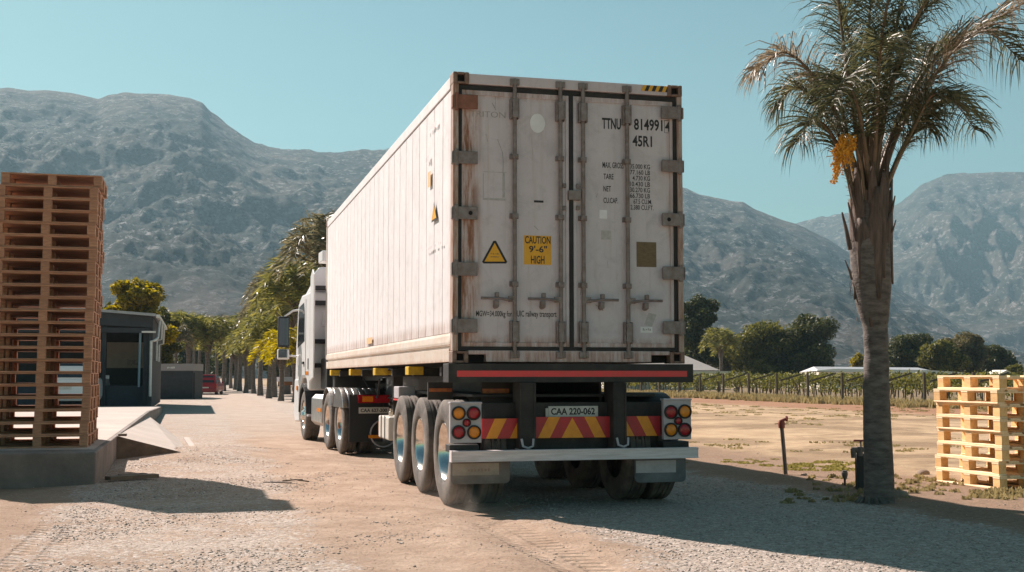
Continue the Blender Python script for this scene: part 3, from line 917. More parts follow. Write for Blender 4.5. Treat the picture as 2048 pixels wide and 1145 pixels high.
# lock box over the door joint and four small blocks
x0, z1 = rear(1137, 381, 0); x1, z0 = rear(1161, 401, 0)
mb = MB(); mb.box(x0, x1, -0.018, YD - 0.002, z0, z1); mb.build('lock_plate', M['hinge'], doors[1], bevel=0.004)
for px, py in ((1130, 371), (1157, 372), (1130, 416), (1157, 416)):
    mb = MB()
    xx, zz = rear(px, py); mb.box(xx - 0.018, xx + 0.018, 0.01, YD - 0.013, zz - 0.022, zz + 0.022)
    mb.build('door_stop', M['hinge'], doors[1] if px > 1140 else doors[0], bevel=0.003)
# door markings
DY = YD - 0.002
def smudge(mb, fn, x0, x1, z0, z1, n, mi=None, seed=1):
    """a row of worn, unreadable strokes"""
    g_ = np.random.default_rng(seed); w_ = (x1 - x0) / n
    for k in range(n):
        if g_.random() < 0.12: continue
        a = x0 + k * w_ + w_ * g_.uniform(0.02, 0.2); b = a + w_ * g_.uniform(0.45, 0.75)
        lo = z0 + (z1 - z0) * g_.uniform(0, 0.25); hi = z1 - (z1 - z0) * g_.uniform(0, 0.3)
        mb.add([fn(a, lo), fn(b, lo), fn(b, hi), fn(a, hi)], [(0, 1, 2, 3)], mi)
def ribbon(mb, pts, w, y, mi=None):
    P_ = [rear(px, py, y) for px, py in pts]
    for (a, b) in zip(P_, P_[1:]):
        mb.add([(a[0] - w, y, a[1]), (a[0] + w, y, a[1]), (b[0] + w, y, b[1]), (b[0] - w, y, b[1])], [(0, 1, 2, 3)], mi)
def rect(mb, px0, py0, px1, py1, y, mi=0):
    x0, z1 = rear(px0, py0, y); x1, z0 = rear(px1, py1, y)
    mb.box(x0, x1, y, y + 0.0015, min(z0, z1), max(z0, z1), mi)
def word(mb, body, px0, pyt, px1, pyb, y=DY, bold=0.02, mi=None, slope=0.0, fixed=True):
    x0 = rear(px0, (pyt + pyb) / 2, y)[0]; x1 = rear(px1, (pyt + pyb) / 2, y)[0]
    z1 = rear((px0 + px1) / 2, pyt, y)[1]; z0 = rear((px0 + px1) / 2, pyb, y)[1]
    put_text(mb, body, lambda x, z: (x, y, z), x0, x1, z0, z1, bold, mi)
mb = MB()
word(mb, 'TTNU', 1204, 237, 1242, 259, bold=0.025); mb.build('owner_code', M['ink'], doors[1], recalc=False); mb = MB(); word(mb, '814991', 1268, 239, 1325, 262, bold=0.025)
mb.build('container_number', M['ink'], doors[1], recalc=False); mb = MB(); word(mb, '4', 1330, 243, 1341, 264, bold=0.025); mb2 = MB(); word(mb2, '45R1', 1265, 272, 1304, 294, bold=0.025); mb2.build('type_code', M['ink'], doors[1], recalc=False)
xx0, zz1 = rear(1328.5, 241, DY); xx1, zz0 = rear(1343, 267, DY)
for q in ((xx0, xx1, zz0, zz0 + .004), (xx0, xx1, zz1 - .004, zz1), (xx0, xx0 + .004, zz0, zz1), (xx1 - .004, xx1, zz0, zz1)):
    mb.box(q[0], q[1], DY, DY + .001, q[2], q[3])
mb.build('check_digit', M['ink'], doors[1], recalc=False)
mb = MB()
word(mb, 'MAX. GROSS', 1205, 325, 1247, 337, bold=0.012); mb.build('weight_caption', M['ink'], doors[1], recalc=False)
for s_, y_ in (('TARE', 348), ('NET', 372.5), ('CU.CAP.', 396)):
    mb = MB(); word(mb, s_, 1207, y_, 1207 + (20 if s_ == 'TARE' else 15 if s_ == 'NET' else 29), y_ + 11, bold=0.012); mb.build('weight_caption', M['ink'], doors[1], recalc=False)
mb = MB()
for k, (s_, w_) in enumerate((('35.000 KG', 40), ('77.160 LB', 40), ('4.730 KG', 35), ('10.430 LB', 40), ('30.270 KG', 40), ('66.730 LB', 40), ('67.5 CU.M.', 37), ('2.380 CU.FT.', 46))):
    x1_ = 1300 if k < 6 else (1304 if k == 6 else 1307)
    word(mb, s_, x1_ - w_, 329 + 11.7 * k, x1_, 338.5 + 11.7 * k, bold=0.012)
mb.build('weight_table', M['ink'], doors[1], recalc=False)
mb = MB(); word(mb, 'TRITON', 940, 223, 1011, 235, bold=0.0)
mb.build('faded_lettering', M['ink_faded'], doors[0], recalc=False)
mb = MB(); word(mb, 'MGW=34.000kg for', 952, 622, 1024, 637, bold=0.01); mb.build('railway_lettering', M['ink'], doors[0], recalc=False); mb = MB(); word(mb, 'UIC railway transport', 1034, 622, 1113, 638, bold=0.01)
mb.build('railway_lettering', M['ink'], doors[0], recalc=False)
# warning triangle
mb = MB()
def tri(pts, y, mi):
    v = [(rear(px, py, y)[0], y, rear(px, py, y)[1]) for px, py in pts]
    mb.add(v, [tuple(range(len(v)))], mi)
tri([(964, 524), (967, 527.5), (1012, 527.5), (1014.5, 524), (992, 482), (987, 482)], DY, 1)
tri([(969, 523.5), (1009.5, 523.5), (989.5, 486.5)], DY - 0.001, 0)
for py_ in (507, 513):
    q0_ = rear(981.5, py_ + 2.4, DY); q1_ = rear(998, py_, DY); smudge(mb, lambda x, z: (x, DY - 0.002, z), q0_[0], q1_[0], q0_[1], q1_[1], 9, 2, py_)
mb.build('warning_triangle', [M['sticker_yel'], M['ink'], M['casting']], doors[0], recalc=False)
mb = MB(); rect(mb, 1048, 471, 1102.5, 530.5, DY, 0)
word(mb, 'CAUTION', 1050, 473, 1101, 488, DY - .001, 0.02, 1); word(mb, "9'-6\"", 1058, 492, 1094, 505.5, DY - .001, 0.02, 1); word(mb, 'HIGH', 1062, 512, 1089, 528, DY - .001, 0.02, 1)
mb.build('height_sticker', [M['sticker_yel'], M['ink']], doors[0], recalc=False)
M['bronze'] = mat('tarnished brown data plate', (0.20, 0.135, 0.07), 0.55, 0.2, col2=(0.13, 0.09, 0.05), scale=20, stretch=(1, 1, 4))
mb = MB(); rect(mb, 1273, 484, 1313, 535, DY, 0); mb.build('data_plate', M['bronze'], doors[1], recalc=False)
M['patch'] = mat('pale paint patch', (0.80, 0.80, 0.82), 0.5, col2=(0.72, 0.71, 0.72), scale=9)
M['label_grey'] = mat('torn grey label', (0.50, 0.48, 0.48), 0.7, col2=(0.40, 0.375, 0.37), scale=25)
mb = MB(); c = rear(1075, 247, DY); rx_ = rear(1090, 247, DY)[0] - c[0]
mb.add([(c[0] + rx_ * math.cos(t), DY, c[1] + rx_ * 1.25 * math.sin(t)) for t in np.linspace(0, 2 * PI, 28)[:-1]], [tuple(range(27))])
mb.build('paint_patch', M['patch'], doors[0], recalc=False)
mb = MB(); rect(mb, 1068, 401, 1087, 406, DY); mb.build('black_mark', M['ink'], doors[0], recalc=False)
M['faint_patch'] = mat('faint label trace', (0.58, 0.53, 0.54), 0.6)
mb = MB()
for q in ((1060, 653, 1086, 655), (1060, 665, 1086, 667), (1060, 655.1, 1062, 664.9), (1084, 655.1, 1086, 664.9)): rect(mb, *q, DY, 0)
mb.build('label_outline', M['faint_patch'], doors[0], recalc=False)
M['scratch'] = mat('dark scratch', (0.20, 0.165, 0.155), 0.8, col2=(0.36, 0.31, 0.30), scale=30)
for pts_, w_ in (([(995, 279), (1000, 292), (1005, 306), (1006.5, 322), (1006, 345), (1008, 352)], 0.0022), ([(984, 206), (989, 215), (992, 221)], 0.0030), ([(991, 188), (991, 206), (990, 216)], 0.0016),
                 ([(972, 268), (974, 276), (975, 284)], 0.0016), ([(1068, 452), (1074, 458), (1077, 461)], 0.003), ([(1062, 268), (1065, 300), (1064, 322)], 0.0008)):
    mb = MB(); ribbon(mb, pts_, w_, DY); mb.build('scratch', M['scratch'], doors[0], recalc=False)
for pts_, w_ in (([(1191, 610), (1203, 618), (1206, 622)], 0.006), ([(1163, 545), (1164, 570), (1161, 590)], 0.0025), ([(1215, 522), (1216, 536)], 0.0016), ([(1196, 386), (1192, 396)], 0.002)):
    mb = MB(); ribbon(mb, pts_, w_, DY); mb.build('scratch', M['scratch'], doors[1], recalc=False)
mb = MB()
for q in ((966, 343, 1013, 346.5), (966, 396, 1011, 402), (1005, 346.6, 1010, 395.9), (966, 346.6, 967.5, 395.9)): rect(mb, *q, DY, 0)
mb.build('label_outline', M['label_grey'], doors[0], recalc=False)
mb = MB(); rect(mb, 1199, 420, 1214, 438, DY, 0); mb.build('blank_label', M['patch'], doors[1], recalc=False)
mb = MB(); rect(mb, 1202, 461, 1222, 480, DY, 0); mb.build('torn_label', M['label_grey'], doors[1], recalc=False)
mb = MB()
v = [(rear(a_, b_, DY)[0], DY, rear(a_, b_, DY)[1]) for a_, b_ in ((1288, 651), (1304, 654), (1313, 630), (1297, 626))]
mb.add(v, [(0, 1, 2, 3)]); mb.build('torn_label', M['label_grey'], doors[1], recalc=False)
mb = MB(); rect(mb, 1281, 654, 1305, 666, DY - .001, 0); q0_ = rear(1285, 662, DY); q1_ = rear(1302, 657, DY); smudge(mb, lambda x, z: (x, DY - 0.002, z), q0_[0], q1_[0], q0_[1], q1_[1], 5, 1, 5)
mb.build('maker_label', [M['patch'], M['ink_faded']], doors[1], recalc=False)
# sides, roof, front, floor
NP = 26
for sx, x_out in ((-1, 0.0), (1, CW)):
    mb = MB()
    y0 = 0.12; y1 = CL - 0.12; wv = (y1 - y0) / NP
    zb, zt = CZ0 + 0.30, CZ1 - 0.14
    X0, X1 = x_out - sx * 0.012, x_out - sx * 0.06
    for k in range(NP):
        a0 = y0 + k * wv
        mb.box(min(X0, X1), max(X0, X1), a0 + 0.0085, a0 + wv - 0.0085, zb, zt)
    mb.box(min(X1, X1 + sx * 0.022), max(X1, X1 + sx * 0.022), y0, y1, zb, zt)
    mb.build('side_panel', M['c_side'], cont, bevel=0.004, seg=1)
    mb = MB(); t0, t1 = x_out, x_out - sx * 0.06
    mb.box(min(t0, t1), max(t0, t1), 0.162, CL - 0.171, CZ1 - 0.135, CZ1 - 0.012)
    mb.build('top_rail', M['c_side'], cont, bevel=0.008)
    mb = MB()
    mb.box(min(t0, t1), max(t0, t1), 0.164, CL - 0.171, CZ0 + 0.012, CZ0 + 0.145)
    b0, b1 = x_out - sx * 0.03, x_out - sx * 0.06
    mb.box(min(b0, b1), max(b0, b1), 0.122, CL - 0.121, CZ0 + 0.146, CZ0 + 0.17)
    prof = [(x_out - sx * 0.001, CZ0 + 0.185), (x_out + sx * 0.002, CZ0 + 0.21), (x_out - sx * 0.004, CZ0 + 0.27), (x_out - sx * 0.014, CZ0 + 0.298), (x_out - sx * 0.07, CZ0 + 0.298), (x_out - sx * 0.07, CZ0 + 0.171), (x_out - sx * 0.02, CZ0 + 0.171)]
    mb.prism(prof, 0.122, CL - 0.121, 'Y')
    mb.build('bottom_rail', M['c_rail'], cont, bevel=0.003)
mb = MB(); mb.box(0.061, CW - 0.061, 0.121, CL - 0.1, CZ1 - 0.03, CZ1 - 0.014); mb.build('roof', M['c_side'], cont)
mb = MB(); mb.box(0.061, CW - 0.061, CL - 0.1, CL - 0.05, CZ0 + 0.02, CZ1 - 0.031); mb.build('front_wall', M['c_side'], cont)
mb = MB(); mb.box(0.061, CW - 0.061, 0.171, CL - 0.11, CZ0 + 0.03, CZ0 + 0.13); mb.build('floor', M['dark_steel'], cont)
# refrigeration unit on the front end
mb = MB(); mb.box(0.2, CW - 0.2, CL - 0.05, CL + 0.02, CZ0 + 0.25, CZ1 - 0.25); mb.build('cooling_unit', M['galv'], cont, bevel=0.01)
# side markings on the left
def side_rect(mb, px0, py0, px1, py1, mi=0, x=-0.002):
    pts = [side(px0, py0, x), side(px1, py0, x), side(px1, py1, x), side(px0, py1, x)]
    y0 = min(p[0] for p in pts); y1 = max(p[0] for p in pts); z0 = side((px0 + px1) / 2, py1, x)[1]; z1 = side((px0 + px1) / 2, py0, x)[1]
    mb.box(x - 0.0012, x, y0, y1, z0, z1, mi)
mb = MB(); ya, za = side(864, 446, 0); yb, zb_ = side(875, 443, 0); ym, zm = side(869.5, 403, 0); zb_ = za
mb.add([(-0.007, ya, za), (-0.007, yb, za), (-0.007, ym, zm)], [(0, 1, 2)], 1)
e = 0.02; mb.add([(-0.009, ya - e * 1.4, za + e), (-0.009, yb + e * 1.4, za + e), (-0.009, ym, zm - e * 2)], [(0, 1, 2)], 0)
mb.build('side_warning_triangle', [M['sticker_yel'], M['ink']], cont, recalc=False)
M['faded_orange'] = mat('faded orange label', (0.75, 0.42, 0.16), 0.6, col2=(0.7, 0.5, 0.3), scale=12)
for q in ((856, 344, 861, 374), (733.5, 676, 744, 688)):
    mb = MB(); side_rect(mb, *q, 0, -0.007); mb.build('side_label', M['faded_orange'], cont, recalc=False)
M['ghost'] = mat('bleached side lettering', (0.60, 0.55, 0.56), 0.7)
mb = MB()
def side_word(body, px0, px1, pyt, pyb, bold=0.01):
    y0 = side(px0, 400, 0)[0]; y1 = side(px1, 400, 0)[0]
    pm = (px0 + px1) / 2
    z1 = side(pm, pyt, 0)[1]; z0 = side(pm, pyb, 0)[1]
    put_text(mb, body, lambda x, z: (-0.0075, y0 + y1 - x, z), y1, y0, z0, z1, bold)
def side_smudge(px0, px1, pyt, pyb, n, seed):
    y0 = side(px0, 400, 0)[0]; y1 = side(px1, 400, 0)[0]; pm = (px0 + px1) / 2
    z1 = side(pm, pyt, 0)[1]; z0 = side(pm, pyb, 0)[1]
    smudge(mb, lambda x, z: (-0.0145, x, z), min(y0, y1), max(y0, y1), z0, z1, n, None, seed)
side_smudge(855, 878, 249, 260, 9, 3); side_smudge(853, 860, 310, 328, 3, 4); side_smudge(855, 886, 489, 497, 9, 6)
mb.build('side_lettering', M['ghost'], cont, recalc=False)

# ------------------------------------------------------------------ wheels
def tyre_profile(r, w, rim):
    h = w / 2
    return [(-h * 0.78, rim), (-h * 0.96, rim + 0.03), (-h, (r + rim) / 2), (-h * 0.98, r - 0.06), (-h * 0.86, r - 0.012), (-h * 0.8, r),
            (-h * 0.42, r), (-h * 0.40, r - 0.014), (-h * 0.34, r - 0.014), (-h * 0.32, r), (-0.02, r), (-0.015, r - 0.014), (0.015, r - 0.014), (0.02, r),
            (h * 0.32, r), (h * 0.34, r - 0.014), (h * 0.40, r - 0.014), (h * 0.42, r), (h * 0.8, r), (h * 0.86, r - 0.012), (h * 0.98, r - 0.06), (h, (r + rim) / 2), (h * 0.96, rim + 0.03), (h * 0.78, rim)]
def make_wheel(parent, name, x, y, r, w, face, dual=True, hub_out=0.02, dish=True):
    """face = -1: outer face looks to -x"""
    e_ = empty(name, (x, y, r), 0, parent=parent)
    e_.empty_display_size = 0.1
    rim = r * 0.56
    mb = MB()
    mb.lathe(tyre_profile(r, w, rim), (0, 0, 0), 'X', 48)
    if dual: mb.lathe(tyre_profile(r, w, rim), (-face * (w + 0.05), 0, 0), 'X', 48)
    mb.build('tyre', M['rubber'], e_, smooth=35)
    s = face; h = w / 2
    mb = MB()
    if dish:      # deep, polished, concave disc with a ring of nuts near the centre
        prof = [(s * h * 0.80, rim + 0.004), (s * (h * 0.86), rim - 0.004), (s * (h * 0.80), rim - 0.016), (s * (h * 0.2), rim - 0.03), (s * (h * -0.15), rim - 0.05),
                (s * (h * -0.42), rim * 0.72), (s * (h * -0.52), rim * 0.45), (s * (h * -0.50), rim * 0.30), (s * (h * -0.1), rim * 0.28), (s * (h * -0.02), rim * 0.2), (s * (h * -0.02), 0.0)]
    else:
        prof = [(s * h * 0.80, rim + 0.004), (s * (h * 0.86), rim - 0.004), (s * (h * 0.7), rim - 0.02), (s * (h * 0.5), rim * 0.8), (s * (h * 0.95), rim * 0.6), (s * (h * 1.0), rim * 0.45), (s * h * 0.9, rim * 0.42), (s * h * 1.25, rim * 0.3), (s * h * 1.3, rim * 0.15), (s * h * 1.3, 0.0)]
    mb.lathe(prof, (0, 0, 0), 'X', 48)
    mb.build('rim', M['chrome'], e_, smooth=50)
    mb = MB()
    for k in range(10):
        t = 2 * PI * k / 10
        mb.lathe([(s * h * -0.55, 0.016), (s * (h * -0.25), 0.016), (s * (h * -0.22), 0.0)] if dish else [(s * h * 0.8, 0.014), (s * h * 1.15, 0.014), (s * h * 1.18, 0.0)],
                 (0, rim * 0.56 * math.cos(t), rim * 0.56 * math.sin(t)), 'X', 6)
    mb.lathe([(s * (h * -0.3), rim * 0.26), (s * h * 0.25, rim * 0.25), (s * h * 0.35, rim * 0.16), (s * h * 0.35, 0)], (0, 0, 0), 'X', 16)
    mb.build('hub', M['dark_steel'] if dish else M['chrome'], e_, smooth=30)
    return e_

# ------------------------------------------------------------------ trailer
trl = empty('semi_trailer', P0, YAW, 'black skeletal semi-trailer under the container with three axles and a red striped rear beam', 'trailer')
YB = -0.05
x0, z1 = rear(897, 728, YB); x1, z0 = rear(1387, 765, YB)
z1 = CZ0 - 0.006
mb = MB(); mb.box(x0, x1, YB, 0.22, z0, z1)
mb.box(x0, x0 + 0.01, YB - 0.012, YB, z0, z1 + 0.005)
beam = mb.build('rear_beam', M['black_steel'], trl, bevel=0.006)
tx0, tz1 = rear(914, 742, YB); tx1, tz0 = rear(1374, 754, YB); tz1 = tz0 + 0.06
mb = MB(); mb.box(tx0, tx1, YB - 0.003, YB - 0.0005, tz0 - 0.0, tz1); mb.build('red_stripe', M['red_tape'], beam)
# frame beams
mb = MB()
for x in (0.72, 1.60):
    mb.box(x - 0.07, x + 0.07, 0.22, 9.0, 1.27, 1.30); mb.box(x - 0.07, x + 0.07, 0.22, 9.0, 0.93, 0.96)
    mb.box(x - 0.012, x + 0.012, 0.22, 9.0, 0.96, 1.27)
    mb.box(x - 0.07, x + 0.07, 9.0, 11.9, 1.22, 1.30)
for y in (0.9, 2.6, 4.2, 5.9, 7.2, 8.3, 10.2, 11.6):
    mb.box(0.06, CW - 0.06, y - 0.05, y + 0.05, 1.30, 1.40)
mb.box(0.25, 2.2, 0.22, 3.8, 1.09, 1.12)
mb.build('chassis', M['black_steel'], trl, bevel=0.004, seg=1)
# side rub rail between rear bolster and wheels (dark plates above the tyres)
for (pa, pb, yt, yb, v_) in ((856, 905, 765, 800, 1.2), (963, 1030, 765, 860, 0.35)):
    a0 = rear(pa, yt, v_); a1 = rear(pb, yb, v_)
    mb = MB(); mb.box(a0[0], a1[0], v_, v_ + 0.03, a1[1], a0[1])
    mb.build('cross_plate', M['dark_steel'], trl)
M['orange_refl'] = mat('orange reflective strip', (0.55, 0.16, 0.03), 0.5, col2=(0.35, 0.09, 0.03), scale=20)
for q in ((858, 777, 904, 784, 1.19), (965, 778, 1018, 787, 0.34)):
    a0 = rear(q[0], q[1], q[4]); a1 = rear(q[2], q[3], q[4]); mb = MB(); mb.box(a0[0], a1[0], q[4] - 0.005, q[4], a1[1], a0[1])
    mb.build('orange_reflector', M['orange_refl'], trl)
# buffer posts
for pa, pb in ((1039, 1069), (1225, 1250)):
    a0 = rear(pa, 765, -0.07); a1 = rear(pb, 897, -0.07)
    mb = MB(); mb.box(a0[0], a1[0], -0.10, 0.20, a1[1] - 0.02, a0[1] - 0.002)
    mb.box(a0[0] - 0.006, a0[0] + 0.015, -0.112, -0.1, a1[1] - 0.02, a0[1] - 0.01)
    mb.box(a1[0] - 0.015, a1[0] + 0.006, -0.112, -0.1, a1[1] - 0.02, a0[1] - 0.01)
    mb.build('buffer_post', M['dark_steel'], trl, bevel=0.004)
# inner dark cross member behind plate
a0 = rear(965, 806, 0.12); a1 = rear(1327, 897, 0.12)
mb = MB(); mb.box(a0[0], a1[0], 0.10, 0.13, a1[1] - 0.03, a0[1]); mb.build('back_panel', M['black_steel'], trl, bevel=0.004)
# number plate
a0 = rear(1097, 813, 0.07); a1 = rear(1196, 834, 0.07)
mb = MB(); mb.box(a0[0], a1[0], 0.07, 0.08, a1[1], a0[1], 0)
word(mb, 'CAA 220-062', 1102, 816, 1190, 830, 0.0685, 0.03, 1)
mb.box(a0[0] - 0.03, a0[0] - 0.005, 0.065, 0.09, a1[1], a0[1] - 0.02, 0)
mb.box(a0[0] - 0.02, a1[0] + 0.02, 0.081, 0.10, a1[1] - 0.01, a0[1] + 0.01, 1)
mb.build('number_plate', [M['plate'], M['ink']], trl, recalc=False)
# chevron boards
def chevron(name, px0, py0, px1, py1, y, stripes):
    """stripes: list of polygons in 0..1 board space (yellow), board red"""
    a0 = rear(px0, py0, y); a1 = rear(px1, py1, y)
    W_, Hh = a1[0] - a0[0], a0[1] - a1[1]
    mb = MB(); mb.box(a0[0], a1[0], y, y + 0.02, a1[1], a0[1], 0)
    for s_ in stripes:
        mb.add([(a0[0] + W_ * min(max(x, 0), 1), y - 0.002, a1[1] + Hh * z) for x, z in s_], [tuple(range(len(s_)))], 1)
    return mb.build(name, [M['refl_red'], M['refl_yel']], trl, recalc=False)
chevron('chevron_board', 964, 838, 1039, 877, 0.02, [[(0.10, 0), (0.40, 0), (0.66, 1), (0.34, 1)], [(0.74, 0), (1, 0), (1, 1), (0.99, 1)]])
chevron('chevron_board', 1071, 834.5, 1220, 875, 0.02, [[(0.03, 0), (0.19, 0), (0.33, 1), (0.17, 1)], [(0.345, 0), (0.64, 0), (0.49, 0.96)], [(0.79, 0), (0.94, 0), (0.80, 1), (0.65, 1)]])
chevron('chevron_board', 1253, 833, 1321, 872, 0.02, [[(0, 0), (0.23, 0), (0, 0.75)], [(0.58, 0), (0.90, 0), (0.62, 1), (0.29, 1)]])
# lamp boards
for (px0, py0, px1, py1, lamps) in ((900.5, 807, 963, 886, (((917, 827), 12.5, 'lens_amber'), ((947, 827), 12.5, 'lens_red'), ((933, 846), 7.5, 'lens_red'), ((917, 865), 12.5, 'lens_red'), ((948, 865), 12.5, 'lens_amber'))),
                                    (1327, 800, 1383, 879, (((1341.5, 824.5), 12, 'lens_red'), ((1369, 823.5), 12, 'lens_amber'), ((1356, 842), 7, 'lens_red'), ((1341.5, 860), 12, 'lens_amber'), ((1369, 860), 12, 'lens_red')))):
    y = -0.14
    a0 = rear(px0, py0, y); a1 = rear(px1, py1, y)
    mb = MB(); mb.box(a0[0], a1[0], y, y + 0.06, a1[1], a0[1])
    mb.box(a0[0] - 0.004, a1[0] + 0.004, y - 0.012, y + 0.09, a0[1] - 0.008, a0[1] + 0.012)
    bd = mb.build('lamp_board', M['galv'], trl, bevel=0.005)
    for (c_, r_, mm) in lamps:
        cx, cz = rear(c_[0], c_[1], y); rr = rear(c_[0] + r_, c_[1], y)[0] - cx
        mb = MB()
        mb.lathe([(y - 0.001, rr * 1.12), (y - 0.022, rr * 1.10), (y - 0.024, rr * 0.90), (y - 0.012, rr * 0.86)], (cx, 0, cz), 'Y', 24, 1)
        mb.lathe([(y - 0.012, rr * 0.87), (y - 0.018, rr * 0.7), (y - 0.020, rr * 0.35), (y - 0.0205, 0.001)], (cx, 0, cz), 'Y', 24, 0)
        mb.build('tail_lamp', [M[mm], M['gasket']], bd, smooth=40)
    mb = MB(); mb.box(a0[0] + 0.0, a1[0] - 0.02, y + 0.02, 0.09, a1[1] - 0.09, a1[1] - 0.02); mb.build('lamp_bracket', M['black_steel'], trl, bevel=0.004)
# underrun bumper
YU = -0.25
a0 = rear(903, 903, YU); a1 = rear(1397, 917, YU)
zt = a0[1]; zb = zt - 0.105
mb = MB()
mb.box(a0[0], a1[0], YU, YU + 0.012, zb, zt); mb.box(a0[0], a1[0], YU + 0.012, YU + 0.09, zt - 0.012, zt); mb.box(a0[0], a1[0], YU + 0.012, YU + 0.09, zb, zb + 0.012)
mb.box(a0[0], a1[0], YU - 0.006, YU, zt - 0.016, zt); mb.box(a0[0], a1[0], YU - 0.006, YU, zb, zb + 0.012)
mb.box(a0[0] - 0.002, a0[0] + 0.012, YU - 0.008, YU + 0.092, zb - 0.002, zt + 0.002)
xj = rear(1042, 910, YU)[0]
mb.box(xj, xj + 0.004, YU - 0.004, YU + 0.01, zb, zt)
mb.build('underrun_bumper', M['alu'], trl, bevel=0.003)
for pa in (1050, 1240):
    mb = MB()
    xa = rear(pa, 890, -0.1)[0]
    mb.tube([(xa - 0.04, -0.12, zt + 0.10), (xa - 0.03, -0.14, zt + 0.03), (xa + 0.02, -0.15, zt + 0.012), (xa + 0.07, -0.14, zt + 0.03), (xa + 0.08, -0.12, zt + 0.10)], 0.012, 8)
    mb.box(xa - 0.05, xa + 0.05, YU + 0.09, 0.1, zt - 0.05, zt)
    mb.build('bumper_bracket', M['galv'], trl)
# mud flaps
M['faint'] = mat('worn brown lettering', (0.30, 0.22, 0.17), 0.8)
M['flap'] = mat('dusty rubber mud flap', (0.28, 0.245, 0.22), 0.85, col2=(0.15, 0.13, 0.12), scale=5, lo=0.35, hi=0.7)
M['flap_grey'] = mat('grey rubber mud flap', (0.20, 0.20, 0.215), 0.7, col2=(0.10, 0.10, 0.11), scale=3)
M['flap_plate'] = mat('dusty pale flap plate', (0.42, 0.35, 0.29), 0.7, col2=(0.3, 0.26, 0.22), scale=8)
for (pa, pb, pt, pbm, mm) in ((901, 1020, 926, 967, 'flap'), (1269, 1372, 919, 964, 'flap_grey')):
    y = -0.10
    q0 = rear(pa, pt - 22, y); q1 = rear(pb, pbm, y); r_ = 0.05
    poly = [(q0[0], q0[1]), (q1[0], q0[1])]
    poly += [(q1[0] - r_ + r_ * math.cos(t), q1[1] + r_ - r_ * math.sin(t)) for t in np.linspace(0, PI / 2, 5)]
    poly += [(q0[0] + r_ - r_ * math.sin(t), q1[1] + r_ - r_ * math.cos(t)) for t in np.linspace(0, PI / 2, 5)]
    mb = MB(); mb.prism(poly, y, y + 0.012, 'Y')
    fl = mb.build('mud_flap', M[mm], trl, bevel=0.003)
    mb = MB()
    if mm == 'flap':
        p0 = rear(905, 928, y - .004); p1 = rear(998, 950, y - .004)
        mb.box(p0[0], p1[0], y - 0.004, y - 0.001, p1[1], p0[1]); pl = mb.build('flap_plate', M['flap_plate'], fl)
        mb = MB(); q0_ = rear(934, 944.5, y); q1_ = rear(982, 937, y); smudge(mb, lambda x, z: (x, y - 0.0055, z), q0_[0], q1_[0], q0_[1], q1_[1], 7, None, 8)
        mb.build('flap_lettering', M['faint'], fl, recalc=False)
    else:
        p0 = rear(1272, 922, y - .004); p1 = rear(1352, 945, y - .004)
        mb.box(p0[0], p1[0], y - 0.004, y - 0.001, p1[1], p0[1]); mb.build('flap_plate', M['galv'], fl)
# axles and wheels
AX = [0.60, 1.97, 3.34]
TR = 0.53
for y in AX:
    mb = MB()
    mb.tube([(0.35, y, TR), (CW - 0.35, y, TR)], 0.075, 12)
    for x in (0.72, 1.60): mb.box(x - 0.05, x + 0.05, y - 0.45, y + 0.45, TR + 0.08, TR + 0.13); mb.box(x - 0.09, x + 0.09, y - 0.06, y + 0.06, TR + 0.13, 0.93)
    mb.build('axle', M['dark_steel'], trl)
for y in AX:
    make_wheel(trl, 'wheel', 0.15, y, TR, 0.26, -1)
    make_wheel(trl, 'wheel', CW - 0.15, y, TR, 0.26, 1)
# inner mudguards (dark arches) on the right
mb = MB()
for y in AX[:1]:
    prof = [(y + 0.60 * math.cos(t), TR + 0.60 * math.sin(t)) for t in np.linspace(R(20), R(128), 14)]
    prof2 = [(y + 0.585 * math.cos(t), TR + 0.585 * math.sin(t)) for t in np.linspace(R(128), R(20), 14)]
    mb.prism(prof + prof2, CW - 0.62, CW - 0.02, 'X')
mb.build('mudguard', M['black_steel'], trl)
for y in (AX[0], AX[1], AX[2]):      # air bags and suspension boxes, filling the dark space between the wheels
    for x in (0.72, 1.60):
        mb = MB(); mb.lathe([(0.62, 0.0), (0.62, 0.13), (0.70, 0.16), (0.76, 0.13), (0.82, 0.16), (0.92, 0.13), (0.92, 0.0)], (x, y + 0.36, 0), 'Z', 14); mb.build('air_bag', M['ink'], trl, smooth=40)
mb = MB(); mb.box(0.55, 1.78, 0.3, 3.9, 0.90, 0.925); mb.build('underbody_plate', M['black_steel'], trl)  # plate added to deepen the dark under the trailer
# yellow twistlock brackets on the left edge
for pa in (663, 702, 751, 817):
    v_ = side(pa, 740, 0.02)[0]
    mb = MB(); mb.box(0.0, 0.18, v_ - 0.12, v_ + 0.12, CZ0 - 0.115, CZ0 - 0.015); mb.box(0.18, 0.66, v_ - 0.05, v_ + 0.05, CZ0 - 0.11, CZ0 - 0.05)
    mb.build('twistlock_bracket', M['yellow'], trl, bevel=0.006)
# landing gear
for x in (0.42, CW - 0.42):
    mb = MB(); mb.box(x - 0.07, x + 0.07, 5.9, 6.04, 0.75, 1.3); mb.box(x - 0.05, x + 0.05, 5.92, 6.02, 0.42, 0.75); mb.box(x - 0.12, x + 0.12, 5.84, 6.10, 0.40, 0.42)
    mb.build('landing_leg', M['dark_steel'], trl, bevel=0.004)
mb = MB(); mb.tube([(0.3, 5.97, 0.9), (CW - 0.3, 5.97, 0.9)], 0.025, 8)
mb.build('landing_gear_shaft', M['dark_steel'], trl)
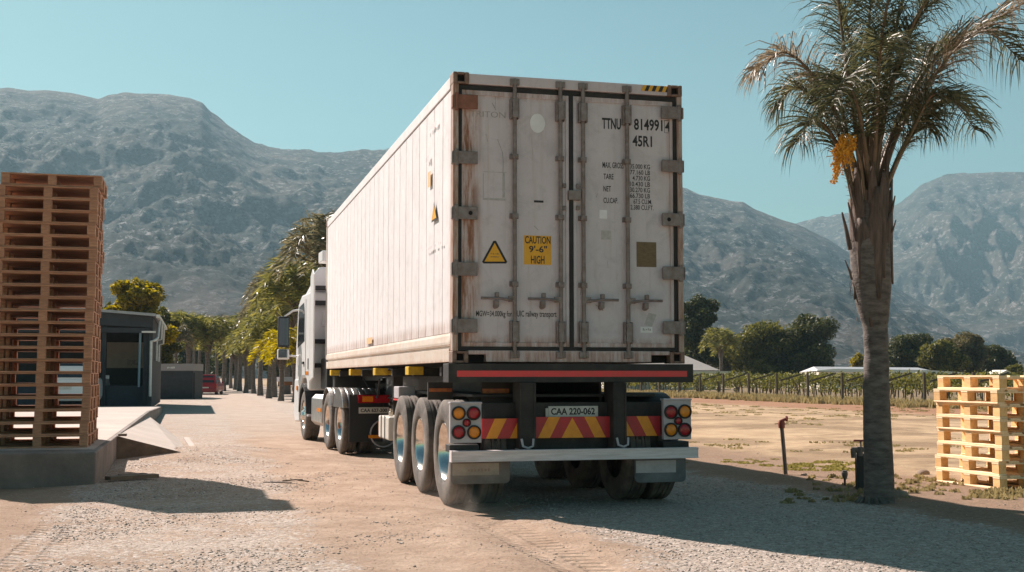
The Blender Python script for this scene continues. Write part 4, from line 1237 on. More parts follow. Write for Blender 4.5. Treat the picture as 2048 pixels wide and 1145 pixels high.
# white side box (tool box) ahead of the wheels, with straps and a cap
v0, v1_ = 4.05, 4.95
mb = MB(); mb.box(0.0, 0.55, v0, v1_, 0.47, 0.77)
tb = mb.build('tool_box', mat('off white box paint', (0.66, 0.63, 0.58), 0.4, col2=(0.55, 0.5, 0.45), scale=4), trl, bevel=0.02)
for a_ in (0.3, 0.62):
    mb = MB(); mb.box(-0.008, 0.0, v0 + a_, v0 + a_ + 0.03, 0.46, 0.78); mb.build('strap', M['ink'], tb)
mb = MB(); mb.lathe([(0.77, 0.03), (0.83, 0.03), (0.835, 0.018), (0.87, 0.018), (0.87, 0)], (0.1, v0 + 0.45, 0), 'Z', 10); mb.build('filler_cap', M['chrome'], tb, smooth=30)
# air tank and lamp bar between axles
mb = MB(); mb.tube([(0.45, 4.0, 0.95), (0.45, 5.2, 0.95)], 0.12, 14); mb.build('air_tank', M['dark_steel'], trl, smooth=40)
mb = MB(); a0 = side(803, 775, 0.05)[0]; mb.box(0.04, 0.25, 3.5, 3.9, 1.02, 1.17); mb.build('valve_box', M['galv'], trl, bevel=0.01)
mb = MB(); mb.box(0.035, 0.04, 3.5, 3.9, 0.995, 1.015); mb.build('red_marker', M['red_tape'], trl)
# cables
for k in range(4):
    x = 0.4 + 0.25 * k
    mb = MB(); mb.tube([(x, 7.6, 1.25), (x + 0.05, 8.2, 0.95 - 0.05 * k), (x + 0.1, 9.2, 1.0), (x + 0.15, 10.6, 1.25)], 0.014, 6)
    mb.build('air_hose', M['ink'], trl)

# ------------------------------------------------------------------ tractor unit
trc_loc = uv(1.22, 8.25)
trc = empty('truck_tractor', trc_loc, YAW + R(2.6), 'white cab-over tractor truck pulling the container trailer with ribbed steel mudguards', 'truck')
WR = 0.50
# local frame: x right (0 = centre), y forward (0 = tail)
mb = MB()
for x in (-0.42, 0.42): mb.box(x - 0.05, x + 0.05, 0.05, 6.2, 0.72, 0.98)
mb.box(-0.55, 0.55, 0.0, 0.06, 0.60, 1.0)
mb.box(-0.5, 0.5, 1.2, 2.2, 0.98, 1.08)
mb.tube([(-0.9, 0.95, WR), (0.9, 0.95, WR)], 0.09, 10); mb.tube([(-0.9, 2.3, WR), (0.9, 2.3, WR)], 0.09, 10); mb.tube([(-0.9, 5.55, WR), (0.9, 5.55, WR)], 0.07, 10)
mb.build('chassis', M['black_steel'], trc)
mb = MB(); mb.lathe([(1.08, 0.0), (1.08, 0.46), (1.17, 0.48), (1.19, 0.44), (1.19, 0.0)], (0, 1.7, 0), 'Z', 24); mb.build('fifth_wheel', M['dark_steel'], trc)
for y in (0.95, 2.3):
    make_wheel(trc, 'wheel', -1.12, y, WR, 0.26, -1); make_wheel(trc, 'wheel', 1.12, y, WR, 0.26, 1)
make_wheel(trc, 'wheel', -1.10, 5.55, WR, 0.30, -1, dual=False, dish=False); make_wheel(trc, 'wheel', 1.10, 5.55, WR, 0.30, 1, dual=False, dish=False)
# ribbed mudguards
M['guard'] = mat('ribbed stainless mudguard', (0.6, 0.6, 0.6), 0.3, 0.85, col2=(0.45, 0.44, 0.43), scale=8)
for y in (0.95, 2.3):
    for s in (-1, 1):
        mb = MB()
        for k in range(6):
            xa = s * (0.66 + k * 0.105)
            po = [(y + 0.60 * math.cos(t), WR + 0.60 * math.sin(t)) for t in np.linspace(R(28), R(152), 18)]
            pi_ = [(y + 0.575 * math.cos(t), WR + 0.575 * math.sin(t)) for t in np.linspace(R(152), R(28), 18)]
            mb.prism(po + pi_, min(xa, xa + s * 0.075), max(xa, xa + s * 0.075), 'X')
        po = [(y + 0.585 * math.cos(t), WR + 0.585 * math.sin(t)) for t in np.linspace(R(28), R(152), 18)]
        pi_ = [(y + 0.575 * math.cos(t), WR + 0.575 * math.sin(t)) for t in np.linspace(R(152), R(28), 18)]
        mb.prism(po + pi_, min(s * 0.66, s * 1.26), max(s * 0.66, s * 1.26), 'X')
        mb.build('mudguard', M['guard'], trc, bevel=0.006)
# rear end
for s in (-1, 1):
    mb = MB(); mb.box(min(s * 1.18, s * 0.62), max(s * 1.18, s * 0.62), 0.28, 0.30, 0.22, 1.0); mb.build('mud_flap', M['ink'], trc, bevel=0.004)
    mb = MB(); mb.box(min(s * 1.05, s * 0.2), max(s * 1.05, s * 0.2), 0.20, 0.26, 0.86, 0.99, 0); mb.box(min(s * 0.98, s * 0.80), max(s * 0.98, s * 0.80), 0.196, 0.2, 0.88, 0.97, 1)
    mb.build('tail_lamp', [M['lens_red'], M['lens_amber']], trc, bevel=0.006)
mb = MB(); mb.box(-1.04, -0.54, 0.18, 0.19, 0.69, 0.79, 0)
put_text(mb, 'CAA 627-200', lambda x, z: (x, 0.178, z), -1.01, -0.57, 0.71, 0.77, 0.03, 1)
mb.build('number_plate', [M['plate'], M['ink']], trc, recalc=False)
mb = MB(); mb.box(-0.72, -0.46, 0.17, 0.18, 0.36, 0.56, 0)
mb.add([(-0.60, 0.168, 0.36), (-0.46, 0.168, 0.36), (-0.46, 0.168, 0.50)], [(0, 1, 2)], 1); mb.add([(-0.72, 0.168, 0.40), (-0.72, 0.168, 0.56), (-0.66, 0.168, 0.56)], [(0, 1, 2)], 1)
mb.build('chevron_board', [M['refl_red'], M['refl_yel']], trc, recalc=False)
mb = MB(); mb.box(-0.88, -0.1, 0.12, 0.17, 0.285, 0.34); mb.build('rear_bar', M['lens_amber'], trc, bevel=0.004)
mb = MB(); mb.tube([(-0.62 + 0.22 * math.cos(t), 0.20, 0.36 + 0.22 * math.sin(t)) for t in np.linspace(R(100), R(350), 14)], 0.014, 6)
mb.build('hanging_hose', M['galv'], trc)
mb = MB(); mb.tube([(-0.35, 0.3, 1.25), (-0.36, 0.22, 1.0), (-0.28, 0.2, 0.98), (0.05, 0.2, 0.97)], 0.014, 6)
mb.build('hanging_hose', M['galv'], trc)
# fuel tank on the left with ribs
for s in (-1, 1):
    mb = MB()
    sec = [(s * 0.62, 0.35), (s * 1.14, 0.35), (s * 1.22, 0.43), (s * 1.22, 0.87), (s * 1.14, 0.95), (s * 0.62, 0.95)]
    for k in range(7):
        mb.prism(sec, 3.15 + k * 0.20, 3.15 + k * 0.20 + 0.185, 'Y')
    mb.prism([(a * 0.985, 0.36 + (b - 0.35) * 0.97) for a, b in sec], 3.16, 4.5, 'Y')
    ft = mb.build('fuel_tank', M['guard'], trc, bevel=0.015)
    mb = MB(); mb.box(min(s * 1.221, s * 1.226), max(s * 1.221, s * 1.226), 3.2, 3.75, 0.63, 0.70); mb.build('side_reflector', M['lens_amber'], ft)
mb = MB(); mb.box(-0.95, 0.95, 3.35, 4.45, 0.98, 1.35); mb.box(-1.05, -0.5, 3.7, 4.5, 1.05, 1.65); mb.build('engine_cover', M['black_steel'], trc, bevel=0.03)
# cab: side outline extruded
CW2 = 1.245
Y0, Y1 = 4.72, 6.95
prof = [(Y0, 1.02), (5.0, 1.02), (5.06, 1.16), (5.22, 1.26), (5.88, 1.26), (6.1, 1.12), (6.16, 0.85), (6.9, 0.85), (Y1, 1.2), (6.88, 1.9), (6.62, 2.75), (6.40, 2.90), (6.05, 3.0), (Y0, 3.0)]
mb = MB(); mb.prism(prof, -CW2, CW2, 'X')
cabo = mb.build('cab', M['cab_white'], trc, bevel=0.05, seg=3)
# roof fairing, narrower to the front
f0 = [(-1.20, Y0 + .02, 3.0), (1.20, Y0 + .02, 3.0), (1.16, 6.25, 3.0), (-1.16, 6.25, 3.0), (-1.08, Y0 + .02, 3.50), (1.08, Y0 + .02, 3.50), (0.95, 5.35, 3.46), (-0.95, 5.35, 3.46),
      (-1.18, Y0 + .02, 3.34), (1.18, Y0 + .02, 3.34), (1.08, 5.75, 3.22), (-1.08, 5.75, 3.22)]
mb = MB(); mb.add(f0, [(0, 1, 9, 8), (8, 9, 5, 4), (0, 8, 11, 3), (8, 4, 7, 11), (1, 2, 10, 9), (9, 10, 6, 5), (2, 3, 11, 10), (10, 11, 7, 6), (4, 5, 6, 7), (0, 3, 2, 1)])
mb.build('roof_fairing', M['cab_white'], cabo, bevel=0.05, seg=3)
mb = MB(); mb.box(-1.0, 0.4, 4.78, 5.35, 3.62, 3.84); mb.box(-0.8, -0.7, 4.9, 5.2, 3.44, 3.62); mb.box(0.1, 0.2, 4.9, 5.2, 3.44, 3.62); mb.build('roof_unit', M['cab_white'], trc, bevel=0.02)
# side deflector fins behind the cab
for s in (-1, 1):
    mb = MB(); xa, xb = s * 1.245, s * 1.215
    mb.prism([(4.18, 1.28), (4.70, 1.2), (4.70, 3.3), (4.45, 3.42), (4.22, 3.3)], min(xa, xb), max(xa, xb), 'X'); mb.build('side_deflector', M['cab_white'], cabo, bevel=0.01)
for z in (1.47, 1.95, 2.72, 3.02):
    mb = MB(); mb.box(-1.18, -0.4, 4.60, 4.70, z, z + 0.09); mb.build('rear_cab_rail', M['ink'], cabo, bevel=0.01)
for z in (1.3, 1.7, 2.3):
    mb = MB(); mb.box(-1.0, -0.5, 4.700, 4.716, z, z + 0.3); mb.build('rear_cab_panel', M['cab_white'], cabo, bevel=0.006)
# doors, windows
for s in (-1, 1):
    xo = s * (CW2 + 0.004)
    def sp(poly, name, m, th=0.008, par=cabo):
        q = MB(); q.prism(poly, min(xo, xo + s * th), max(xo, xo + s * th), 'X'); return q.build(name, m, par)
    dr = sp([(5.30, 1.32), (6.50, 1.32), (6.62, 1.9), (6.42, 2.82), (5.30, 2.9)], 'cab_door', M['cab_white'], 0.006)
    w_ = MB(); x1_ = xo + s * 0.007
    w_.prism([(5.42, 2.02), (6.50, 1.90), (6.44, 2.35), (6.30, 2.76), (5.55, 2.82), (5.42, 2.6)], min(x1_, x1_ + s * 0.004), max(x1_, x1_ + s * 0.004), 'X'); w_.build('door_window', M['glass'], dr)
    h_ = MB(); h_.box(min(x1_, x1_ + s * 0.03), max(x1_, x1_ + s * 0.03), 5.42, 5.62, 1.55, 1.60); h_.build('door_handle', M['ink'], dr)
    q = MB(); q.box(min(xo, xo + s * 0.004), max(xo, xo + s * 0.004), 4.82, 5.22, 1.33, 1.40); q.build('side_reflector', M['lens_amber'], cabo)
    q = MB(); q.box(min(xo, xo + s * 0.006), max(xo, xo + s * 0.006), 4.84, 4.93, 1.44, 1.66); q.build('side_vent', M['ink'], cabo)
    # wheel arch and lower skirt
    ar = [(5.55 + 0.62 * math.cos(t), WR + 0.66 * math.sin(t)) for t in np.linspace(R(5), R(175), 16)] + [(5.55 + 0.54 * math.cos(t), WR + 0.58 * math.sin(t)) for t in np.linspace(R(175), R(5), 16)]
    q = MB(); q.prism(ar, min(s * 0.9, s * 1.27), max(s * 0.9, s * 1.27), 'X'); q.build('wheel_arch', M['ink'], cabo)
    q = MB(); q.prism([(6.10, 0.35), (6.80, 0.32), (6.98, 0.5), (6.98, 1.0), (6.9, 1.25), (6.15, 1.25), (6.18, 0.8)], min(s * 1.0, s * 1.262), max(s * 1.0, s * 1.262), 'X'); q.build('corner_panel', M['cab_white'], cabo, bevel=0.04)
    q = MB(); q.box(min(s * 1.262, s * 1.28), max(s * 1.262, s * 1.28), 6.3, 6.5, 1.0, 1.1); q.build('marker_lamp', M['lens_amber'], cabo, bevel=0.01)
    # mirror on arms
    mm = MB(); xa, xb = s * 1.42, s * 1.66
    mm.box(min(xa, xb), max(xa, xb), 6.62, 6.76, 1.92, 2.58, 0); mm.box(min(xa, xb), max(xa, xb), 6.62, 6.80, 1.66, 1.88, 1)
    mr = mm.build('mirror', [M['ink'], M['cab_white']], cabo, bevel=0.025)
    g_ = MB(); g_.box(min(xa, xb) + 0.02, max(xa, xb) - 0.02, 6.614, 6.619, 1.96, 2.54); g_.box(min(xa, xb) + 0.01, max(xa, xb) - 0.05, 6.606, 6.619, 1.70, 1.87); g_.build('mirror_glass', mat('mirror glass', (0.05, 0.07, 0.085), 0.04, 0.6), mr)
    t_ = MB(); t_.tube([(s * 1.22, 6.45, 2.72), (s * 1.36, 6.6, 2.70), (s * 1.52, 6.68, 2.58)], 0.022, 8); t_.tube([(s * 1.22, 6.6, 1.72), (s * 1.42, 6.70, 1.74)], 0.022, 8); t_.build('mirror_arm', M['cab_white'], mr)
    for a_, b_, c_ in ((4.75, 5.0, 0.5), (6.2, 6.6, 0.42)):
        q = MB(); q.box(min(s * 1.05, s * 1.25), max(s * 1.05, s * 1.25), a_, b_, c_, c_ + 0.04); q.build('step', M['galv'], cabo)
mb = MB(); mb.box(-1.1, 1.1, 6.925, 6.94, 1.95, 2.72) ; mb.prism([(6.93, 1.92), (6.96, 1.92), (6.72, 2.74), (6.68, 2.74)], -1.12, 1.12, 'X'); mb.build('windscreen', M['glass'], cabo)
mb = MB(); mb.box(-1.24, 1.24, 6.9, 7.05, 0.35, 0.75); mb.build('front_bumper', M['cab_white'], cabo, bevel=0.04)
# ------------------------------------------------------------------ foliage helpers
def leaf_cloud(g, clumps, size, flat=0.0):
    """clumps: (centre, (rx,ry,rz), n). Small four-cornered leaves through each clump's volume."""
    cs = []
    for c, r_, n in clumps:
        d = g.normal(size=(n, 3)); d /= np.linalg.norm(d, axis=1)[:, None]
        rad = g.random(n) ** 0.45
        cs.append(np.asarray(c)[None] + d * rad[:, None] * np.asarray(r_)[None])
    C = np.concatenate(cs); n = len(C)
    a = g.normal(size=(n, 3)); a[:, 2] *= (1 - flat); a /= np.linalg.norm(a, axis=1)[:, None]
    b = np.cross(a, g.normal(size=(n, 3))); b /= np.linalg.norm(b, axis=1)[:, None]
    s = size * g.uniform(0.55, 1.35, n)[:, None]
    V = np.stack([C - a * s, C + b * s * 0.45, C + a * s, C - b * s * 0.45], 1).reshape(-1, 3)
    F = np.arange(n * 4).reshape(n, 4)
    return V, F
M['bark'] = mat('grey brown bark', (0.16, 0.125, 0.10), 0.9, col2=(0.07, 0.055, 0.045), scale=8, stretch=(3, 3, 0.6), bump=0.4, bscale=20)
M['leaf_dark'] = leaf_mat('dark green leaves', (0.025, 0.035, 0.013), (0.11, 0.11, 0.036), 0.3)
M['leaf_mid'] = leaf_mat('mid green leaves', (0.05, 0.058, 0.018), (0.20, 0.18, 0.045), 0.35)
M['leaf_yellow'] = leaf_mat('yellow green leaves', (0.10, 0.09, 0.012), (0.34, 0.26, 0.03), 0.45)
M['leaf_vine'] = leaf_mat('vine leaves', (0.045, 0.055, 0.02), (0.22, 0.20, 0.055), 0.35)
M['leaf_olive'] = leaf_mat('dry olive leaves', (0.08, 0.075, 0.035), (0.20, 0.16, 0.07), 0.3)
def tree(px, Y, base_z, top_py, halfw_px, label, m, seed, group=None, n=9000, size=None, low=0.12, shape=1.0, nclump=26, name='tree'):
    n = int(n * 1.5)
    g = np.random.default_rng(seed)
    b = at(px, 753, Y)
    H = at(px, top_py, Y).z - base_z
    W = halfw_px / FPX * Y
    root = empty(name, (b.x, Y, base_z), 0, label, 'tree', group)
    size = size or max(0.09, Y * 0.0018)
    clumps = []
    tips = []
    for k in range(nclump):
        t = (k + 0.5) / nclump
        ang = k * 2.39996 + g.uniform(-0.4, 0.4)
        zf = low + (1 - low) * (0.12 + 0.76 * g.random())
        env = math.sin(PI * min(max((zf - low) / (1 - low), 0.05), 1) ** 0.8) ** 0.55 * shape + 0.15
        rr = W * 0.72 * env * math.sqrt(g.random())
        c = (rr * math.cos(ang), rr * 0.8 * math.sin(ang), H * zf)
        r0 = W * g.uniform(0.22, 0.40)
        clumps.append((c, (r0, r0, min(r0 * 0.75, H * 0.2)), int(n / nclump * g.uniform(0.5, 1.5))))
        tips.append(Vector(c))
    # inner fill so that the crown is not hollow
    clumps.append(((0, 0, H * 0.5), (W * 0.62, W * 0.5, H * 0.32), int(n * 0.22)))
    clumps.append(((0, 0, H * 0.80), (W * 0.42, W * 0.4, H * 0.19), int(n * 0.10)))
    V, F = leaf_cloud(g, clumps, size)
    V[:, 2] = np.minimum(V[:, 2], H * 1.02); V[:, 2] = np.maximum(V[:, 2], 0.1)
    np_mesh('crown', V, F, m, root)
    mb = MB()
    tr = max(0.06, H * 0.03)
    mb.tube([(0, 0, -0.1), (tr * 0.6, 0, H * 0.2), (-tr * 0.5, tr * 0.4, H * 0.45), (0, 0, H * 0.75)], [tr * 1.3, tr, tr * 0.7, tr * 0.2], 8)
    for k in range(0, nclump, 3):
        p = tips[k]; z0 = H * g.uniform(0.18, 0.45)
        mb.tube([(0, 0, z0), p * 0.5 + Vector((0, 0, z0 * 0.6)), p], [tr * 0.5, tr * 0.3, tr * 0.1], 5, caps=False)
    mb.build('trunk', M['bark'], root, smooth=60)
    return root

# ------------------------------------------------------------------ palms
M['frond'] = leaf_mat('palm leaflets', (0.03, 0.038, 0.020), (0.16, 0.15, 0.075), 0.3, 0.42, 0.35)
M['frond_far'] = leaf_mat('sunlit palm leaflets', (0.07, 0.08, 0.025), (0.30, 0.27, 0.09), 0.4, 0.5, 0.3)  # brighter leaflet copy, sunlight put into the colour
M['frond_dry'] = leaf_mat('dry palm leaflets', (0.14, 0.10, 0.06), (0.34, 0.27, 0.19), 0.3, 0.45, 0.5)
M['frond_gold'] = leaf_mat('golden palm leaflets', (0.14, 0.12, 0.012), (0.44, 0.34, 0.03), 0.5, 0.5, 0.3)  # gold tone puts the sunlight on these crowns into the leaf colour
M['rachis'] = mat('palm leaf stalk', (0.22, 0.14, 0.085), 0.55, col2=(0.12, 0.085, 0.05), scale=10)
M['palm_bark'] = mat('ringed palm bark', (0.20, 0.165, 0.145), 0.85, col2=(0.075, 0.06, 0.053), scale=4, stretch=(1.6, 1.6, 5), bump=0.4, bscale=14)
M['boot'] = mat('old palm leaf base', (0.17, 0.115, 0.088), 0.8, col2=(0.06, 0.042, 0.034), scale=5, stretch=(5, 5, 0.7), bump=0.6, bscale=12)
M['fruit'] = mat('orange palm fruit', (0.85, 0.42, 0.03), 0.5, col2=(0.62, 0.27, 0.02), scale=18, island=0.2)

def catmull(pts, n):
    P = [pts[0]] + list(pts) + [pts[-1]]
    out = []
    for i in range(n + 1):
        t = i / n * (len(pts) - 1); k = min(int(t), len(pts) - 2); f = t - k
        a, b, c, d = P[k], P[k + 1], P[k + 2], P[k + 3]
        out.append(0.5 * ((2 * b) + (c - a) * f + (2 * a - 5 * b + 4 * c - d) * f * f + (3 * b - a - 3 * c + d) * f ** 3))
    return out
def frond(LV, LF, rach, pts, g, nl, length, width, start=0.2, droop=1.0, r0=0.02, seg=3, plume=1.0, rn=5):
    """LV/LF lists for leaflets; rach = MB for the stalk"""
    pts = [Vector(p) for p in pts]
    C = catmull(pts, 22)
    rach.tube(C, [max(r0 * (1 - 0.93 * (i / 22)), 0.003) for i in range(23)], rn, caps=False)
    for k in range(nl):
        t = start + (1 - start) * (k + g.random()) / nl
        i = min(int(t * 22), 21); f = t * 22 - i
        p = C[i].lerp(C[i + 1], f)
        T = (C[i + 1] - C[i]).normalized()
        side_ = T.cross(Vector((0, 0, 1)))
        if side_.length < 0.1: side_ = T.cross(Vector((0, 1, 0)))
        side_.normalize(); upv = side_.cross(T)
        L_ = length * (0.45 + 0.75 * math.sin(PI * min(1, (t - start) / (1 - start) * 0.85 + 0.12))) * g.uniform(0.75, 1.15)
        for s in (-1, 1):
            d = (side_ * s * g.uniform(0.6, 1.0) + upv * g.uniform(-0.35, 0.75) * plume + T * g.uniform(0.35, 0.85)).normalized()
            q = p.copy(); w = width * g.uniform(0.7, 1.2)
            wd = d.cross(Vector((g.uniform(-1, 1), g.uniform(-1, 1), g.uniform(-.3, .3)))); wd.normalize()
            base = len(LV)
            for j in range(seg + 1):
                ww = w * (1.0 if j < seg - 1 else 0.6) * (0 if j == seg else 1)
                if j == seg: LV.append(tuple(q))
                else: LV.append(tuple(q - wd * ww * 0.5)); LV.append(tuple(q + wd * ww * 0.5))
                q = q + d * (L_ / seg)
                d = (d + Vector((0, 0, -1)) * droop * (0.28 + 0.42 * j) * g.uniform(0.7, 1.3)).normalized()
            for j in range(seg - 1): LF.append((base + 2 * j, base + 2 * j + 1, base + 2 * j + 3, base + 2 * j + 2))
            LF.append((base + 2 * (seg - 1), base + 2 * (seg - 1) + 1, base + 2 * seg))
def mesh_from(name, V, F, m, parent=None):
    me = bpy.data.meshes.new(name); me.from_pydata(V, [], F); me.materials.append(m); me.update()
    o = bpy.data.objects.new(name, me); COL.objects.link(o)
    if parent: o.parent = parent
    return o

def far_palm(seed, trunk_h, tr, flen, nf, leaf, spread=1.0, nl=34):
    g = np.random.default_rng(seed)
    root = empty('palm_tree', (0, 0, 0))
    mb = MB()
    hs = np.linspace(0, 1, 9)
    mb.tube([(0.03 * math.sin(6 * h), 0.02 * math.cos(5 * h), -0.1 + (trunk_h + 0.1) * h) for h in hs], [tr * (1.35 - 0.5 * min(h * 4, 1) + (0.35 if h > 0.85 else 0)) for h in hs], 10)
    mb.build('trunk', M['palm_bark'], root, smooth=60)
    mb = MB()
    for k in range(9):
        a = k * 2.4; z = trunk_h - 0.35 + 0.06 * k
        d = Vector((math.cos(a), math.sin(a), 0))
        p = Vector((0, 0, z)) + d * tr * 1.0
        mb.tube([p, p + d * 0.10 + Vector((0, 0, 0.35)), p + d * 0.28 + Vector((0, 0, 0.75))], [tr * 0.5, tr * 0.4, 0.03], 6)
    mb.build('leaf_base', M['boot'], root, smooth=50)
    LV, LF = [], []; rach = MB()
    for k in range(nf):
        a = k * 2.39996 + g.uniform(-0.3, 0.3); e = (k + 0.5) / nf          # 0 low .. 1 upright
        el = R(15 + 68 * e); L_ = flen * g.uniform(0.85, 1.1)
        d = Vector((math.cos(a), math.sin(a), 0))
        o = Vector((0, 0, trunk_h + 0.1 + 0.3 * e))
        p1 = o + d * L_ * 0.35 * math.cos(el) + Vector((0, 0, L_ * 0.38 * math.sin(el)))
        p2 = o + d * L_ * 0.68 * (math.cos(el) * 0.6 + 0.35) * spread + Vector((0, 0, L_ * (0.60 * math.sin(el) - 0.02)))
        p3 = o + d * L_ * (0.80 * math.cos(el) * 0.5 + 0.52) * spread + Vector((0, 0, L_ * (0.52 * math.sin(el) - 0.35)))
        frond(LV, LF, rach, [o, p1, p2, p3], g, nl, leaf, 0.07, 0.16, 1.0, 0.03, 2, 0.8, 3)
    crown = mesh_from('crown', LV, LF, M['frond_far'], root)
    rach.build('leaf_stalks', M['rachis'], root, smooth=60)
    return root

# ------------------------------------------------------------------ the big palm by the drive
PB = gnd(1752, 1012)
palm = empty('palm_tree', PB, 0, 'tall queen palm beside the gravel with a shaggy crown and orange fruit', 'palm tree')
PY = PB.y
def pl(px, py, dy=0.0):
    p = at(px, py, PY + dy) - Vector((PB.x, PB.y, PB.z)); return Vector((p.x, dy, p.z))
mb = MB()
prof = [(1757, 1024, 35), (1757, 1012, 32), (1757, 1000, 30), (1757, 960, 29), (1756, 900, 28), (1755, 830, 26.5), (1753, 760, 25), (1752, 720, 24), (1751, 690, 23.5), (1750, 665, 24), (1749, 645, 26), (1746, 610, 33), (1744, 560, 39), (1742, 500, 40.5), (1742, 440, 38.5), (1741, 400, 31)]
pts, rad = [], []
# fine rings between the control points
ys = np.linspace(1022, 400, 120)
for y in ys:
    xx = np.interp(-y, [-p[1] for p in prof], [p[0] for p in prof]); rr = np.interp(-y, [-p[1] for p in prof], [p[2] for p in prof])
    w = 0.0
    if y > 650: w = 0.22 * math.sin(y * 0.42 + 1.5 * math.sin(y * 0.05)) + 0.7 * math.sin(y * 0.13 + 1) * (y < 800)
    xx += 1.2 * math.sin(y * 0.021)
    pts.append(pl(xx, y)); rad.append((rr + w) / FPX * PY)
n = 40
mb.tube(pts, rad, n)
tv = []
g = np.random.default_rng(4)
tr_o = mb.build('trunk', M['palm_trunk'] if 'palm_trunk' in M else M['palm_bark'], palm, smooth=50)
# scars: dark rings sunk into the bark
# old leaf bases wrapped round the swollen upper trunk
def shell(ang, y0, y1, r0px, r1px, wdeg, lean=0.0, point=True, th=0.012):
    """a curved sheath hugging the trunk from picture height y0 (low, tapering) to y1"""
    mbs = MB(); NU, NV = 9, 12
    V = []
    for j in range(NV + 1):
        t = j / NV; y = y0 + (y1 - y0) * t
        cx = np.interp(-y, [-p[1] for p in prof], [p[0] for p in prof])
        c = pl(cx, y); r_ = 0.92 * (r0px + (r1px - r0px) * t) / FPX * PY
        w = R(wdeg) * (min(1, 0.12 + 1.3 * t) if t < 0.6 else 1.0 - 0.75 * ((t - 0.6) / 0.4) ** 1.2)
        for i in range(NU + 1):
            a = ang + lean * t + (i / NU - 0.5) * w
            bulge = 1 + 0.05 * math.cos((i / NU - 0.5) * PI)
            V.append(c + Vector((math.cos(a), math.sin(a), 0)) * r_ * bulge)
    Fc = [(j * (NU + 1) + i, j * (NU + 1) + i + 1, (j + 1) * (NU + 1) + i + 1, (j + 1) * (NU + 1) + i) for j in range(NV) for i in range(NU)]
    o = mesh_from('leaf_base', [tuple(v) for v in V], Fc, M['boot'], palm)
    for p in o.data.polygons: p.use_smooth = True
    s_ = o.modifiers.new('thick', 'SOLIDIFY'); s_.thickness = th
    return o
FR = -PI / 2
shell(FR - 0.55, 655, 440, 27, 46, 95, -0.25)
shell(FR + 0.65, 650, 430, 27, 46, 90, 0.25)
shell(FR + 0.05, 600, 380, 41, 45, 70, 0.05)
shell(FR + 0.35, 560, 350, 43, 44, 42, 0.05)
shell(FR - 0.9, 560, 340, 43, 46, 48, -0.1)
shell(FR + 1.15, 570, 360, 43, 45, 55, 0.1)
shell(FR - 1.5, 600, 400, 40, 46, 60, -0.1)
shell(FR + 1.8, 590, 380, 40, 44, 70, 0)
shell(FR + 2.6, 600, 380, 40, 44, 80, 0)
shell(FR - 2.4, 600, 380, 40, 44, 80, 0)
shell(FR - 0.15, 500, 330, 42, 38, 35, 0)
shell(FR + 0.75, 500, 300, 42, 40, 30, 0.1)
# broken stubs of cut leaf stalks
for a_, b_, r_ in (((1700, 500), (1684, 425), 6), ((1712, 480), (1696, 405), 5), ((1772, 470), (1790, 392), 6.5), ((1722, 470), (1700, 370), 7), ((1765, 440), (1776, 395), 8), ((1736, 430), (1733, 380), 10), ((1778, 480), (1792, 440), 4), ((1704, 560), (1690, 520), 3)):
    q = MB(); p0 = pl(a_[0], a_[1], -0.10); p1 = pl(b_[0], b_[1], -0.14)
    q.tube([p0, p0.lerp(p1, 0.5) + Vector((0.005, 0, 0)), p1], [r_ / FPX * PY, r_ * 0.8 / FPX * PY, r_ * 0.35 / FPX * PY], 7, ell=0.6)
    q.build('stalk_stub', M['boot'], palm, smooth=45)
# fibres on the left edge
q = MB(); g = np.random.default_rng(8)
for k in range(90):
    x0 = 1706 + g.uniform(-6, 16); y0 = g.uniform(400, 640)
    p = pl(x0 + (y0 > 600) * 8, y0, g.uniform(-0.12, 0.05)); L_ = g.uniform(0.05, 0.18)
    q.tube([p, p + Vector((g.uniform(-0.03, 0.0), g.uniform(-0.02, 0.02), g.uniform(-0.5, 0.7) * L_)), p + Vector((g.uniform(-0.05, 0.01), g.uniform(-0.04, 0.02), g.uniform(-1, 0.6) * L_))], [0.003, 0.002, 0.0012], 3)
tag(q.build('bark_fibre', M['boot'], palm), kind='stuff')
